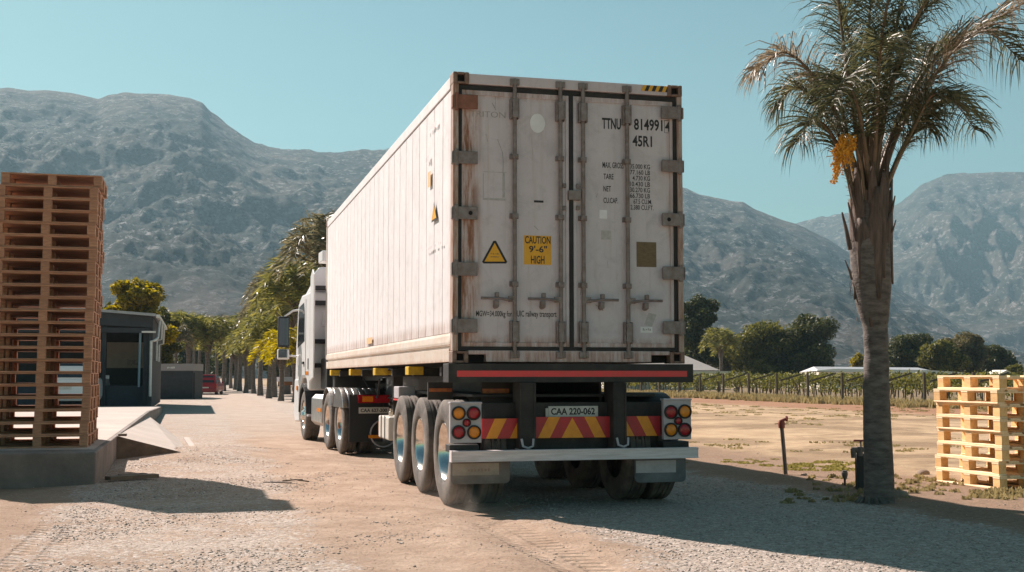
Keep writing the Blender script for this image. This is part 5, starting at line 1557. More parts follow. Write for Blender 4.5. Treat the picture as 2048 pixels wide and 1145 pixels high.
# fronds: (control points in the picture with depth, leaflets, leaflet length m, material, start)
FRONDS = [
    ([(1722, 420, 0), (1695, 290, -.05), (1640, 170, -.15), (1570, 105, -.25), (1512, 145, -.30)], 130, 0.34, 'mixdry', 0.30, 1.35),
    ([(1718, 420, 0), (1690, 300, .1), (1640, 215, .2), (1590, 175, .3), (1555, 215, .35)], 110, 0.34, 'frond', 0.30, 1.5),
    ([(1716, 430, -.05), (1690, 330, -.1), (1660, 265, -.25), (1625, 240, -.4), (1597, 285, -.5)], 90, 0.36, 'frond', 0.28, 1.8),
    ([(1728, 410, 0), (1712, 260, -.02), (1690, 110, -.05), (1672, -20, -.1), (1640, -130, -.2)], 130, 0.36, 'frond', 0.30, 1.1),
    ([(1738, 400, 0), (1735, 260, .1), (1735, 110, .25), (1745, -30, .45), (1770, -140, .7)], 130, 0.36, 'frond', 0.30, 1.0),
    ([(1748, 400, 0), (1765, 250, 0), (1800, 120, -.05), (1850, 20, -.1), (1930, -40, -.2)], 130, 0.36, 'frond', 0.28, 1.2),
    ([(1752, 410, 0), (1790, 280, .05), (1850, 180, .1), (1930, 80, .1), (2060, 0, .1)], 150, 0.42, 'mixdry', 0.34, 1.6),
    ([(1756, 420, 0), (1800, 310, .15), (1850, 235, .35), (1900, 200, .6), (1950, 260, .8)], 110, 0.38, 'frond', 0.3, 1.6),
    ([(1760, 420, -.02), (1790, 330, -.1), (1830, 250, -.2), (1865, 190, -.35), (1905, 200, -.5)], 80, 0.36, 'frond', 0.36, 1.7),
    ([(1740, 400, 0), (1750, 300, -.1), (1755, 200, -.3), (1760, 110, -.7), (1765, 80, -1.3)], 110, 0.36, 'frond', 0.30, 1.3),
    ([(1740, 400, 0), (1770, 300, .2), (1820, 190, .5), (1860, 100, .9), (1880, 90, 1.4)], 110, 0.38, 'frond', 0.30, 1.4),
    ([(1735, 400, 0), (1700, 300, .2), (1680, 200, .5), (1660, 150, .9), (1640, 190, 1.4)], 110, 0.36, 'frond', 0.30, 1.5),
    ([(1738, 400, 0), (1760, 250, .05), (1790, 60, .1), (1840, -90, .1), (1930, -180, .1)], 110, 0.36, 'frond', 0.30, 1.0),
    ([(1745, 410, 0), (1765, 330, .1), (1795, 250, .1), (1830, 210, .15), (1862, 262, .2)], 90, 0.34, 'frond', 0.3, 1.8),
    ([(1758, 440, -.08), (1775, 370, -.12), (1795, 320, -.14), (1815, 290, -.16), (1828, 283, -.17)], 34, 0.24, 'thin', 0.25, 0.6),
    ([(1715, 440, -.06), (1702, 390, -.08), (1694, 355, -.10), (1690, 340, -.11)], 26, 0.09, 'thin', 0.2, 0.5),
    ([(1745, 400, 0), (1790, 260, .1), (1860, 130, .2), (1960, 60, .3), (2040, 120, .4)], 130, 0.44, 'frond', 0.30, 1.6),
    ([(1735, 400, 0), (1720, 240, .1), (1700, 80, .3), (1650, -60, .5), (1570, -120, .7)], 130, 0.40, 'frond', 0.28, 1.3),
    ([(1745, 400, 0), (1775, 200, -.1), (1830, 40, -.3), (1910, -60, -.5), (2010, -90, -.7)], 140, 0.42, 'frond', 0.28, 1.4),
    ([(1740, 400, 0), (1748, 220, -.1), (1765, 60, -.2), (1800, -80, -.4), (1860, -160, -.6)], 130, 0.40, 'frond', 0.28, 1.0),
    ([(1742, 400, 0), (1730, 300, -.15), (1715, 210, -.4), (1690, 160, -.7), (1660, 210, -1.0)], 100, 0.36, 'frond', 0.3, 1.6),
]
g = np.random.default_rng(12)
for (cp, nl, ll, kind, st, dr) in FRONDS:
    LV, LF = [], []; rach = MB()
    P = [pl(x, y, d) for x, y, d in cp]
    r0 = 0.034 if kind != 'thin' else 0.022
    frond(LV, LF, rach, P, g, int(nl * 1.05) if kind != 'thin' else nl, ll * (1.6 if kind != 'thin' else 1), 0.0115 if kind != 'thin' else 0.005, st, dr * 0.75, r0, 4, 1.0, 7)
    ro = rach.build('frond', M['rachis'], palm, smooth=60)
    lo = mesh_from('leaflets', LV, LF, M['frond_dry'] if kind == 'mixdry' else M['frond'], ro)
# fruit cluster
q = MB(); g = np.random.default_rng(5)
root_p = pl(1712, 296, -0.30)
for k in range(85):
    a = g.uniform(0, 2 * PI); s1 = g.uniform(0.1, 1)
    ex = 1668 + g.uniform(-8, 20) * s1; ey = 366 - 70 * g.random() ** 1.2
    if k % 3 == 0: ex, ey = 1690 + g.uniform(-22, 18), 318 + g.uniform(-20, 22)
    pe = pl(ex, ey, -0.34 + g.uniform(-0.08, 0.08)); pm = pl(1700 + g.uniform(-20, 8), 283 + g.uniform(-12, 22), -0.34 + g.uniform(-0.07, 0.07))
    C = catmull([root_p, pm, pe], 7)
    q.tube(C, 0.004, 3, caps=False)
    for j in range(2, 8):
        for _ in range(2):
            c = C[j] + Vector((g.uniform(-.012, .012), g.uniform(-.012, .012), g.uniform(-.015, .015)))
            q.lathe([(-0.009, 0.0), (-0.004, 0.008), (0.005, 0.008), (0.010, 0.0)], tuple(c), 'Z', 5)
q.build('fruit_cluster', M['fruit'], palm)
q = MB(); q.tube([pl(1730, 400, -.12), pl(1722, 330, -.15), root_p], [0.018, 0.016, 0.014], 7); q.build('fruit_stalk', M['rachis'], palm, smooth=60)

# ------------------------------------------------------------------ avenue of palms along the far drive
protoA = far_palm(3, 2.7, 0.15, 2.1, 26, 0.50, 0.95)
protoB = far_palm(5, 5.0, 0.16, 2.7, 30, 0.6, 0.8)
protoC = far_palm(9, 2.05, 0.14, 1.75, 26, 0.42, 1.1); protoC.children[2]
for ch in protoC.children:
    if ch.name.startswith('crown'): ch.data.materials[0] = M['frond_gold']
M['frond_dull'] = leaf_mat('ragged grey green palm leaflets', (0.05, 0.05, 0.028), (0.27, 0.235, 0.14), 0.35, 0.4, 0.4)
for ch in protoB.children:
    if ch.name.startswith('crown'): ch.data.materials[0] = M['frond_dull']
protos = {'A': protoA, 'B': protoB, 'C': protoC}
used = set()
def put_palm(k, px, Y, sc, rz, label, group):
    src = protos[k]
    o = src if k not in used else copy_tree(src)
    used.add(k)
    p = at(px, 753, Y); o.location = (p.x, Y, 0); o.rotation_euler = (0, 0, rz); o.scale = (sc,) * 3
    o['label'] = label; o['category'] = 'palm tree'; o['group'] = group
    return o
GP = 'palms lining the far drive'
row = [(590, 804.6, 'C', 1.04), (563, 802, 'C', 1.05), (539, 797, 'A', 1.05), (521, 791.5, 'A', 1.2), (507, 787.5, 'A', 1.1), (492, 786.5, 'A', 1.15), (480, 782.5, 'A', 1.35), (471, 780, 'A', 1.1)]
names = ['golden-crowned palm nearest the truck cab, in the right-hand row', 'golden-crowned palm second from the truck cab, in the right-hand row']
for i, (px, by, k, sc) in enumerate(row):
    Y = CAM_H * FPX / (by - 753)
    lab = names[i] if i < 2 else '%s palm trunk from the truck cab, row right of the drive' % ordinal(i + 1)
    put_palm(k, px, Y, sc, i * 1.3, lab, GP)
# taller palms behind that row, crowns against the mountain
for i, (px, Y, top, k, lab) in enumerate([(652, 58, 440, 'B', 'tallest far palm, its drooping crown just left of the container front'),
                                          (600, 70, 545, 'A', 'tall shaggy palm behind the cab mirror'),
                                          (548, 76, 548, 'B', 'tall palm with a pale bare-looking crown left of the cab'),
                                          (573, 88, 590, 'A', 'dark palm crown filling the gap between the tall palms left of the cab'),
                                          (522, 96, 600, 'B', 'palm crown at the left edge of the tall group beside the cab'),
                                          (500, 120, 640, 'A', 'small dark palm in the right-hand group, furthest down the drive')]):
    h = at(px, top, Y).z; base_h = {'A': 4.0, 'B': 6.9}[k]
    put_palm(k, px, Y, h / base_h, i * 2.1 + 0.5, lab, 'tall palms behind the right-hand row')
GL = 'palms left of the far drive'
for i, (px, Y, top) in enumerate([(352, 96, 655), (376, 100, 640), (398, 112, 636), (415, 100, 650), (433, 122, 636), (448, 106, 652), (462, 130, 640), (341, 118, 642), (387, 140, 642), (478, 150, 650)]):
    k = 'A' if i % 2 else 'B'
    h = at(px, top, Y).z; base_h = {'A': 4.0, 'B': 6.9}[k]
    order = sorted([352, 376, 398, 415, 433, 448, 462, 341, 387, 478]).index(px) + 1
    put_palm(k, px, Y, h / base_h, i * 1.7, '%s palm from the left in the row behind the red car' % ordinal(order), GL)

# ------------------------------------------------------------------ broadleaf trees
tree(272, 78, 0, 553, 74, 'yellow green bushy tree standing behind the dark shed roof', M['leaf_yellow'], 41, n=9000, size=0.16, low=0.3)
tree(322, 92, 0, 612, 42, 'smaller olive tree right of the yellow green tree', M['leaf_mid'], 42, n=7000, size=0.17, low=0.15)
tree(215, 86, 0, 602, 30, 'green tree half hidden by the tall pallet stack', M['leaf_mid'], 43, n=3500, size=0.18, low=0.2)
tree(383, 170, 0, 652, 50, 'dark tree behind the left palms', M['leaf_dark'], 44, n=5000, size=0.3, low=0.05)
tree(455, 185, 0, 660, 55, 'dark tree at the end of the drive', M['leaf_dark'], 45, n=5000, size=0.32, low=0.05)
tree(560, 160, 0, 648, 60, 'dark tree behind the right-hand palms', M['leaf_dark'], 46, n=5000, size=0.3, low=0.05)
tree(632, 150, 0, 655, 45, 'dark tree behind the truck mirror', M['leaf_dark'], 54, n=4000, size=0.3, low=0.05)
GT = 'trees beyond the vineyard'
tree(1398, 150, 0, 586, 54, 'dark bushy tree touching the right edge of the container', M['leaf_dark'], 47, GT, n=9000, size=0.22)
tree(1452, 165, 0, 664, 42, 'low grey green tree between the grey roof and the big dark trees', M['leaf_olive'], 48, GT, n=4000, size=0.22, low=0.0)
tree(1530, 150, 0, 641, 80, 'broad dark tree with an olive top beyond the vineyard', M['leaf_mid'], 49, GT, n=14000, size=0.2, low=0.0, shape=1.15, nclump=40)
tree(1616, 148, 0, 626, 72, 'tallest dark weeping tree beyond the vineyard', M['leaf_dark'], 50, GT, n=15000, size=0.2, low=0.0, shape=1.1, nclump=40)
tree(1718, 170, 0, 706, 24, 'small yellowish tree just left of the palm trunk', M['leaf_yellow'], 51, GT, n=2500, size=0.22, low=0.1)
tree(1826, 160, 0, 666, 66, 'dark green round tree just right of the palm trunk', M['leaf_dark'], 52, GT, n=10000, size=0.22, low=0.05)
tree(1885, 150, 0, 678, 48, 'olive green tree in the middle of the right-hand trees', M['leaf_mid'], 53, GT, n=7000, size=0.2, low=0.05)
tree(1932, 162, 0, 662, 60, 'olive brown round tree above the right-hand pallets', M['leaf_olive'], 55, GT, n=10000, size=0.22, low=0.12)
tree(1988, 175, 0, 690, 50, 'lower dark tree at the right end of the right-hand trees', M['leaf_dark'], 56, GT, n=6000, size=0.24, low=0.05)
tree(2035, 150, 0, 728, 26, 'low round shrub at the right edge of the picture', M['leaf_mid'], 57, GT, n=2500, size=0.2, low=0.0)
put_palm('A', 1442, 140, at(1442, 668, 140).z / 4.0, 2.0, 'grey green palm between the grey roof and the broad dark tree', 'palm beyond the vineyard')

# ------------------------------------------------------------------ vineyard
M['post'] = mat('weathered vineyard post', (0.15, 0.12, 0.09), 0.9, col2=(0.09, 0.07, 0.055), scale=12)
g = np.random.default_rng(77)
UE = 27.0
def vine_row(v, i):
    root = empty('vine_row', uv(UE, v), YAW)
    root['category'] = 'vine row'; root['group'] = 'vine rows on the trellis'
    L_ = 46 if i < 9 else 60
    # posts and stems at the visible end
    mb = MB(); mb.tube([(0, 0, -0.1), (0.02, 0.0, 0.8), (0.01, 0, 1.46)], [0.075, 0.07, 0.065], 7); mb.build('end_post', M['post'], root, smooth=50)
    mb = MB(); mb.tube([(0.05, -0.3, 1.08), (1.35, -0.35, 1.44)], [0.045, 0.04], 5); mb.build('brace', M['post'], root)
    mb = MB()
    xs = np.arange(1.2, L_, 1.5)
    for x in xs[:16]:
        y = g.uniform(-.1, .1)
        mb.tube([(x, y, -0.05), (x + g.uniform(-.1, .1), y, 0.5), (x + g.uniform(-.15, .15), y, 0.95)], [0.045, 0.036, 0.028], 4, caps=False)
    st = mb.build('vine_stem', M['bark'], root); st['kind'] = 'stuff'
    clumps = []
    for x in np.arange(0.9, L_, 0.55):
        dens = 60 if x < 14 else 24
        clumps.append(((x, g.uniform(-.12, .12), 1.18 + g.uniform(-.12, .1)), (0.42, 0.42, 0.24), int(dens * g.uniform(.6, 1.3))))
        if g.random() < 0.6: clumps.append(((x, g.uniform(-.2, .2), 0.72 + g.uniform(-.2, .15)), (0.3, 0.3, 0.26), int(dens * 0.35)))
        if g.random() < 0.3: clumps.append(((x, 0, 1.45), (0.2, 0.2, 0.16), int(dens * 0.14)))
    V, F = leaf_cloud(g, clumps, 0.085 if v < 70 else 0.12)
    np_mesh('foliage', V, F, M['leaf_vine'], root)
    return root
vs = [33.4 + 3.35 * (k - 2) for k in range(20)]
for i, v in enumerate(vs):
    r_ = vine_row(v, i)
    if i < 11: r_['label'] = '%s vine row from the right, ending at the sandy field' % ordinal(i + 1)
    else: r_['label'] = '%s vine row from the right, far back behind the trailer' % ordinal(i + 1)
# dry grass along the vineyard edge
def tufts(name, pts, h, n, spread, m, label, seed):
    g = np.random.default_rng(seed); LV, LF = [], []
    for (x, y, z, s) in pts:
        for k in range(n):
            a = g.uniform(0, 2 * PI); r_ = spread * s * math.sqrt(g.random())
            bx, by = x + r_ * math.cos(a), y + r_ * math.sin(a)
            hh = h * s * g.uniform(0.5, 1.1); lx, ly = g.normal(0, 0.3, 2) * hh
            w = 0.012 + 0.0004 * y
            b0 = len(LV)
            LV += [(bx - w, by, z), (bx + w, by, z), (bx + lx * .5 + w * .6, by + ly * .5, z + hh * .6), (bx + lx * .5 - w * .6, by + ly * .5, z + hh * .6), (bx + lx, by + ly, z + hh * 0.95)]
            LF += [(b0, b0 + 1, b0 + 2, b0 + 3), (b0 + 3, b0 + 2, b0 + 4)]
    o = mesh_from(name, LV, LF, m); tag(o, label, 'grass', kind='stuff'); return o
M['straw'] = leaf_mat('dry straw grass', (0.18, 0.145, 0.075), (0.38, 0.31, 0.17), 0.3)
M['grass'] = leaf_mat('short green grass', (0.13, 0.12, 0.04), (0.30, 0.26, 0.10), 0.35)
g = np.random.default_rng(9); P_ = []
for k in range(430):
    v = g.uniform(24, 98); u = UE - 0.6 + abs(g.normal(0, 1.0)) - 0.9 * (g.random() < 0.2)
    p = uv(u, v); P_.append((p.x, p.y, 0, g.uniform(0.5, 1.15)))
tufts('dry_grass', P_, 0.42, 60, 0.50, M['straw'], 'dry straw coloured grass tufts along the foot of the vineyard', 2)
g = np.random.default_rng(19); P_ = []
for k in range(46):
    q = gnd(1640 + g.normal(0, 46), 941 + g.uniform(-12, 10)); P_.append((q.x, q.y, gz(q.x, q.y), g.uniform(0.5, 1.1)))
for k in range(14):
    q = gnd(1470 + g.normal(0, 50), 930 + g.uniform(-6, 6)); P_.append((q.x, q.y, gz(q.x, q.y), g.uniform(0.4, 0.8)))
tufts('green_grass', P_, 0.035, 22, 0.14, M['grass'], 'patch of short green grass on the soil left of the palm', 3)
g = np.random.default_rng(59); P_ = []
for k in range(900):
    v = g.uniform(1, 44) ; u = g.uniform(6.5, 27); n_ = float(fbm(np.array([u * .22]), np.array([v * .22]), 3, 71)[0])
    if n_ < 0.5: continue
    p = uv(u, v); P_.append((p.x, p.y, gz(p.x, p.y), g.uniform(0.4, 1.1)))
tufts('straw_grass', P_, 0.045, 16, 0.22, M['straw'], 'thin patches of low dry straw on the sandy field', 14)
g = np.random.default_rng(29); P_ = []
for k in range(120):
    q = gnd(g.uniform(1560, 2048), g.uniform(962, 1012)); P_.append((q.x, q.y, gz(q.x, q.y), g.uniform(0.3, 1.0)))
for k in range(30):
    q = gnd(1995 + g.uniform(-50, 60), 1002 + g.uniform(-8, 8)); P_.append((q.x, q.y, gz(q.x, q.y), g.uniform(0.8, 1.4)))
tufts('weeds', P_, 0.06, 12, 0.07, M['straw'], 'sparse dry weeds on the soil round the palm and pallets', 4)

# ------------------------------------------------------------------ pallets
def wood(name, c1, c2):
    return mat(name, c1, 0.75, col2=c2, scale=5, stretch=(1.2, 6, 6), island=0.22, bump=0.15, bscale=40)
M['wood_old'] = wood('brown pallet wood', (0.44, 0.235, 0.14), (0.27, 0.135, 0.08))
M['wood_new'] = wood('fresh pine pallet wood', (0.86, 0.68, 0.46), (0.74, 0.52, 0.30))
M['wood_block'] = wood('pine pallet block', (0.76, 0.48, 0.22), (0.60, 0.36, 0.15))
def make_pallet(L_, W_, H__, m, mb_, cross=True, hb=0.05):
    """long side along x; origin at the centre of the base"""
    root = empty('pallet', (0, 0, 0), size=0.2)
    t = 0.019; bw = 0.10
    ts = t if cross else 0.0
    bh = H__ - 2 * t - ts
    xs = [-L_ / 2 + 0.05, 0, L_ / 2 - 0.05]
    for y, w in ((-W_ / 2 + bw / 2, bw), (0, 0.145), (W_ / 2 - bw / 2, bw)):
        q = MB(); q.box(-L_ / 2, L_ / 2, y - w / 2, y + w / 2, 0, t - 0.001); q.build('bottom_board', m, root, bevel=0.003, seg=1)
        for x in (-L_ / 2 + hb + 0.002, 0, L_ / 2 - hb - 0.002):
            q = MB(); q.box(x - hb, x + hb, y - w / 2 + 0.003, y + w / 2 - 0.003, t, t + bh - 0.001); q.build('block', mb_, root, bevel=0.003, seg=1)
    for x in (-L_ / 2 + hb + 0.002, 0, L_ / 2 - hb - 0.002) if cross else ():
        q = MB(); q.box(x - hb, x + hb, -W_ / 2, W_ / 2, t + bh, 2 * t + bh - 0.001); q.build('stringer', m, root, bevel=0.003, seg=1)
    for y, w in (((-W_ / 2 + 0.05, 0.10), (-W_ / 4, 0.13), (0, 0.12), (W_ / 4, 0.13), (W_ / 2 - 0.05, 0.10)) if cross else
                 ((-W_ / 2 + 0.065, 0.13), (-W_ * 0.29, 0.14), (-W_ * 0.14, 0.13), (0, 0.13), (W_ * 0.14, 0.13), (W_ * 0.29, 0.14), (W_ / 2 - 0.065, 0.13))):
        q = MB(); q.box(-L_ / 2, L_ / 2, y - w / 2, y + w / 2, t + ts + bh, H__); q.build('deck_board', m, root, bevel=0.003, seg=1)
    return root
HP = 0.1555
pal_old = make_pallet(1.2, 1.0, HP, M['wood_old'], M['wood_old'], False, 0.05)
pal_new = make_pallet(1.2, 0.8, HP, M['wood_new'], M['wood_block'], True, 0.062)
first = {'o': True, 'n': True}
def put_pallet(kind, loc, rz, label, group):
    src = pal_old if kind == 'o' else pal_new
    if first[kind]: o = src; first[kind] = False
    else: o = copy_tree(src)
    o.location = loc; o.rotation_euler = (0, 0, rz)
    tag(o, label, 'pallet', group)
# tall brown stacks on the concrete dock: front right corner near (-5.1, 15.35)
DOCK_Z = 0.41
UD = (gnd(190, 975) - P0).dot(CU); VD = (gnd(190, 975) - P0).dot(CV)
g = np.random.default_rng(15)
def old_stack(uc, vc, count, where, group, wob=0.02):
    du = dv = 0
    for k in range(count):
        du += g.normal(0, wob * 0.4); dv += g.normal(0, wob * 0.4)
        du *= 0.9; dv *= 0.9
        top = 0.03 * max(0, k - count + 4) / 3
        p = uv(uc + du + top * 0.9 + g.normal(0, 0.008) + 0.0025 * k, vc + dv, DOCK_Z + 0.002 + k * (HP + 0.0005))
        if k == count - 1: lab = 'topmost brown pallet of the ' + where
        elif k == 0: lab = 'bottom brown pallet of the ' + where
        elif k < count / 2: lab = '%s brown pallet from the bottom of the %s' % (ordinal(k + 1), where)
        else: lab = '%s brown pallet from the top of the %s' % (ordinal(count - k), where)
        put_pallet('o', p, YAW + g.normal(0, 0.006), lab, group)
pc = at(177, 893, 15.35) - P0
uc0 = pc.dot(CU) - 0.6; vc0 = pc.dot(CV) + 0.5
old_stack(uc0, vc0, 22, 'tall stack at the front of the dock', 'brown pallets of the front stack')
old_stack(uc0 - 0.07, vc0 + 1.06, 21, 'stack standing behind the tall front stack', 'brown pallets of the second stack', 0.03)
old_stack(uc0 - 1.32, vc0 + 1.12, 21, 'stack hidden furthest left on the dock', 'brown pallets of the third stack', 0.03)  # extra stack added to keep sun out of the front stack's gaps
# fresh pine stacks on the right
pr = gnd(2013, 992) - P0
un, vn = pr.dot(CU), pr.dot(CV)
rzn = YAW + PI / 2
def new_stack(u0, v0, count, where, group, jit):
    for k in range(count):
        p = uv(u0 + g.normal(0, jit), v0 + g.normal(0, jit), gz(*(uv(u0, v0).xy)) - 0.02 + 0.02 + k * (HP + 0.001))
        if k == count - 1: lab = 'topmost pale pine pallet of the ' + where
        elif k == 0: lab = 'bottom pale pine pallet of the ' + where
        else: lab = '%s pale pine pallet from the bottom of the %s' % (ordinal(k + 1), where)
        put_pallet('n', p, rzn + g.normal(0, 0.014), lab, group)
new_stack(un + 0.36, vn + 0.62, 8, 'stack right of the palm', 'pine pallets of the left stack', 0.012)
new_stack(un + 1.22, vn + 0.80, 8, 'stack at the right picture edge', 'pine pallets of the right stack', 0.012)

# ------------------------------------------------------------------ concrete dock and ramp
M['concrete'] = mat('grey weathered concrete', (0.26, 0.215, 0.19), 0.9, col2=(0.15, 0.125, 0.112), scale=1.6, grime=(0.08, 0.075, 0.07), grime_amt=0.7, grime_scale=1.3, bump=0.3, bscale=30)
M['slab'] = mat('pale dusty concrete slab', (0.45, 0.385, 0.34), 0.9, col2=(0.36, 0.305, 0.265), scale=0.8, grime=(0.33, 0.28, 0.24), grime_amt=0.6, grime_scale=2, bump=0.15, bscale=30)
M['steel_edge'] = mat('rusty brown steel ramp', (0.20, 0.145, 0.10), 0.8, col2=(0.11, 0.085, 0.065), scale=6, bump=0.2)
dock = empty('loading_dock', uv(UD, VD), YAW, 'raised concrete dock carrying the tall stacks of brown pallets', 'dock')
VB = 17.2                                        # length of the dock up to the apron's slope
mb = MB()
mb.prism([(0, -0.1), (0, DOCK_Z), (-0.02, DOCK_Z + 0.0), (-9, DOCK_Z), (-9, -0.1)], 0.0, VB, 'Y')
mb.build('dock_block', M['concrete'], dock, bevel=0.02)
mb = MB()
mb.add([(-9, 0.5, DOCK_Z + .004), (-0.06, 0.5, DOCK_Z + .004), (-0.06, VB, DOCK_Z + .004), (-9, VB, DOCK_Z + .004), (-0.06, 31, 0.22), (-12, 31, 0.22), (-9, 0.35, DOCK_Z + .004), (-0.06, 0.35, DOCK_Z + .004)],
       [(0, 1, 2, 3), (3, 2, 4, 5)])
mb.build('slab_top', M['slab'], dock)
mb = MB(); mb.add([(-12, 31, 0.22), (0, 31, 0.22), (0, VB, DOCK_Z), (-12, VB, DOCK_Z), (-12, 31, -0.1), (0, 31, -0.1), (0, VB, -0.1), (-12, VB, -0.1)],
                 [(3, 2, 1, 0), (1, 2, 6, 5), (0, 1, 5, 4)]); mb.build('dock_apron', M['concrete'], dock)
# ramp: a long wedge on the dock's right side
v_r = (at(238, 868, 18.3) - P0).dot(CV) - VD
mb = MB()
RW = 0.92
a = [(0.005, v_r, DOCK_Z), (RW, v_r + 0.1, 0.15), (RW + 0.12, v_r + 1.0, 0.07), (RW - 0.1, v_r + 6.5, 0.03), (0.005, v_r + 13, 0.30)]
b_ = [(0.005, v_r, DOCK_Z - 0.24), (RW, v_r + 0.1, 0.13), (RW + 0.12, v_r + 1.0, 0.0), (RW - 0.1, v_r + 6.5, -0.02), (0.005, v_r + 13, 0.0)]
mb.add(a + b_, [(0, 1, 2, 3, 4), (9, 8, 7, 6, 5), (0, 5, 6, 1), (1, 6, 7, 2), (2, 7, 8, 3), (3, 8, 9, 4), (4, 9, 5, 0)])
mb.build('ramp', M['slab'], dock)
mb = MB()
mb.add([(0.0, v_r - 0.012, DOCK_Z + 0.004), (RW + 0.01, v_r + 0.088, 0.154), (RW, v_r + 0.088, 0.10), (0.42, v_r + 0.03, 0.09), (0.22, v_r + 0.02, 0.0), (0.16, v_r + 0.01, -0.2), (0.0, v_r - 0.012, -0.2)], [(0, 1, 2, 3, 4, 5, 6)])
mb.build('ramp_side', M['steel_edge'], dock)
mb = MB(); mb.box(0.02, 0.14, v_r - 0.04, v_r + 0.10, DOCK_Z, DOCK_Z + 0.035); mb.build('ramp_bracket', M['steel_edge'], dock, bevel=0.005)
# kerb pieces along the far edge of the apron
mb = MB(); p0_ = [(RW + 0.13, v_r + 1.2), (RW + 0.10, v_r + 4.0), (RW - 0.02, v_r + 7.0)]
for (a0, b0), (a1, b1) in zip(p0_, p0_[1:]):
    mb.add([(a0, b0, -.02), (a0 + .1, b0, -.02), (a1 + .1, b1, -.02), (a1, b1, -.02), (a0, b0, .05), (a0 + .1, b0, .05), (a1 + .1, b1, .05), (a1, b1, .05)], [(4, 5, 6, 7), (0, 4, 7, 3), (1, 2, 6, 5), (0, 1, 5, 4), (3, 7, 6, 2)])
mb.build('kerb', M['slab'], dock)
# plank lying at the foot of the dock
q0 = gnd(215, 968); q1 = gnd(312, 962)
mb = MB(); d_ = (q1 - q0); L_ = d_.length
mb.obox((L_ / 2, 0, 0.05), (L_, 0.16, 0.045)); mb.obox((L_ * 0.72, 0.28, 0.045), (L_ * 0.55, 0.12, 0.04), (0, 0, 0.08))
o = mb.build('plank', M['steel_edge']); o.location = (q0.x, q0.y, gz(q0.x, q0.y) - 0.01); o.rotation_euler = (0, 0, math.atan2(d_.y, d_.x)); tag(o, 'dark weathered planks lying on the ground at the foot of the dock', 'plank')
# litter sticks by the drive
q0 = gnd(565, 968)
mb = MB(); mb.tube([(0, 0, 0.03), (0.15, 0.05, 0.04), (0.32, 0.02, 0.02)], 0.008, 5); mb.tube([(0.05, 0.06, 0.03), (0.25, -0.03, 0.05)], 0.006, 5); mb.box(-0.25, 0.10, 0.05, 0.12, 0.005, 0.012)
o = mb.build('dry_stick', M['bark']); o.location = (q0.x, q0.y, gz(q0.x, q0.y)); tag(o, 'dry forked sticks and bark lying on the gravel', 'stick')

# ------------------------------------------------------------------ dark shed
M['shed_dark'] = mat('dark painted sheeting', (0.045, 0.048, 0.055), 0.7, col2=(0.03, 0.032, 0.036), scale=3)
M['shed_blue'] = mat('dark blue grey wall', (0.05, 0.062, 0.08), 0.8, col2=(0.035, 0.042, 0.055), scale=2)
M['shed_beige'] = mat('beige wall board', (0.50, 0.42, 0.38), 0.8, col2=(0.42, 0.35, 0.31), scale=3)
M['roof_grey'] = mat('grey roof sheet', (0.42, 0.42, 0.43), 0.5, 0.3, col2=(0.33, 0.33, 0.34), scale=2)
M['pipe_white'] = mat('white drain pipe', (0.78, 0.76, 0.72), 0.5, col2=(0.65, 0.62, 0.58), scale=6)
YS = 46.0
s0 = at(300, 811, YS); zf = lambda y: (753 - y) / FPX * YS + CAM_H
shed = empty('shed', (s0.x, YS, 0.0), YAW, 'open fronted dark steel shed with a grey roof and beige back board', 'shed')
ux = lambda px: (at(px, 753, YS) - Vector((s0.x, YS, CAM_H))).dot(CU) * 1.02
RZ = zf(634); EZ = zf(622)
SLb = 0.2
mb = MB()   # roof sloping up to the left
mb.add([(0.15, -0.4, RZ + 0.10), (-9, -0.4, RZ + 0.75), (-9, 12, RZ + 0.75), (0.15, 12, RZ + 0.10), (0.15, -0.4, RZ + 0.0), (-9, -0.4, RZ + 0.65), (-9, 12, RZ + 0.65), (0.15, 12, RZ + 0.0)],
       [(0, 1, 2, 3), (4, 7, 6, 5), (0, 4, 5, 1), (0, 3, 7, 4), (1, 5, 6, 2), (2, 6, 7, 3)])
mb.build('roof', M['roof_grey'], shed)
mb = MB(); mb.add([(0.05, -0.2, RZ), (-9, -0.2, RZ + 0.62), (-9, -0.2, RZ - 0.05), (0.05, -0.2, RZ - 0.42)], [(0, 1, 2, 3)]); 
mb.add([(0.05, -0.1, RZ), (-9, -0.1, RZ + 0.62), (-9, -0.1, RZ - 0.05), (0.05, -0.1, RZ - 0.42)], [(3, 2, 1, 0)]); mb.build('fascia', M['shed_dark'], shed)
mb = MB(); mb.box(-0.10, 0.05, -0.1, 12, 0.1, RZ - 0.01); mb.build('side_wall', M['shed_dark'], shed)
mb = MB(); mb.box(-9, -0.11, 7, 7.15, 0.1, RZ + 0.05); mb.build('back_wall', M['shed_dark'], shed)
mb = MB(); mb.box(-9, -0.11, 0.25, 7.0, -0.05, 0.95); mb.build('dock_floor', M['shed_blue'], shed)
bx0 = ux(238) - 0.6; 
mb = MB(); mb.box(-2.05, -0.45, 6.9, 6.98, 1.65, 2.75); bb = mb.build('back_board', M['shed_beige'], shed)
mb = MB(); mb.box(-1.25, -0.62, 6.885, 6.895, 1.78, 2.02)
mb.build('board_lettering', mat('pale worn lettering', (0.45, 0.40, 0.38), 0.8, col2=(0.33, 0.27, 0.25), scale=9, lo=0.48, hi=0.52), bb)
for k, z in enumerate((2.95, 3.12, 3.28)):
    mb = MB(); mb.box(-9, -0.12, 2 + k, 2.12 + k, z + .25, z + 0.36); mb.build('roof_beam', M['galv'] if k == 1 else M['shed_dark'], shed)
mb = MB(); mb.box(-9, -0.06, -0.18, -0.02, RZ - 0.62, RZ - 0.43); mb.build('front_beam', M['shed_dark'], shed)
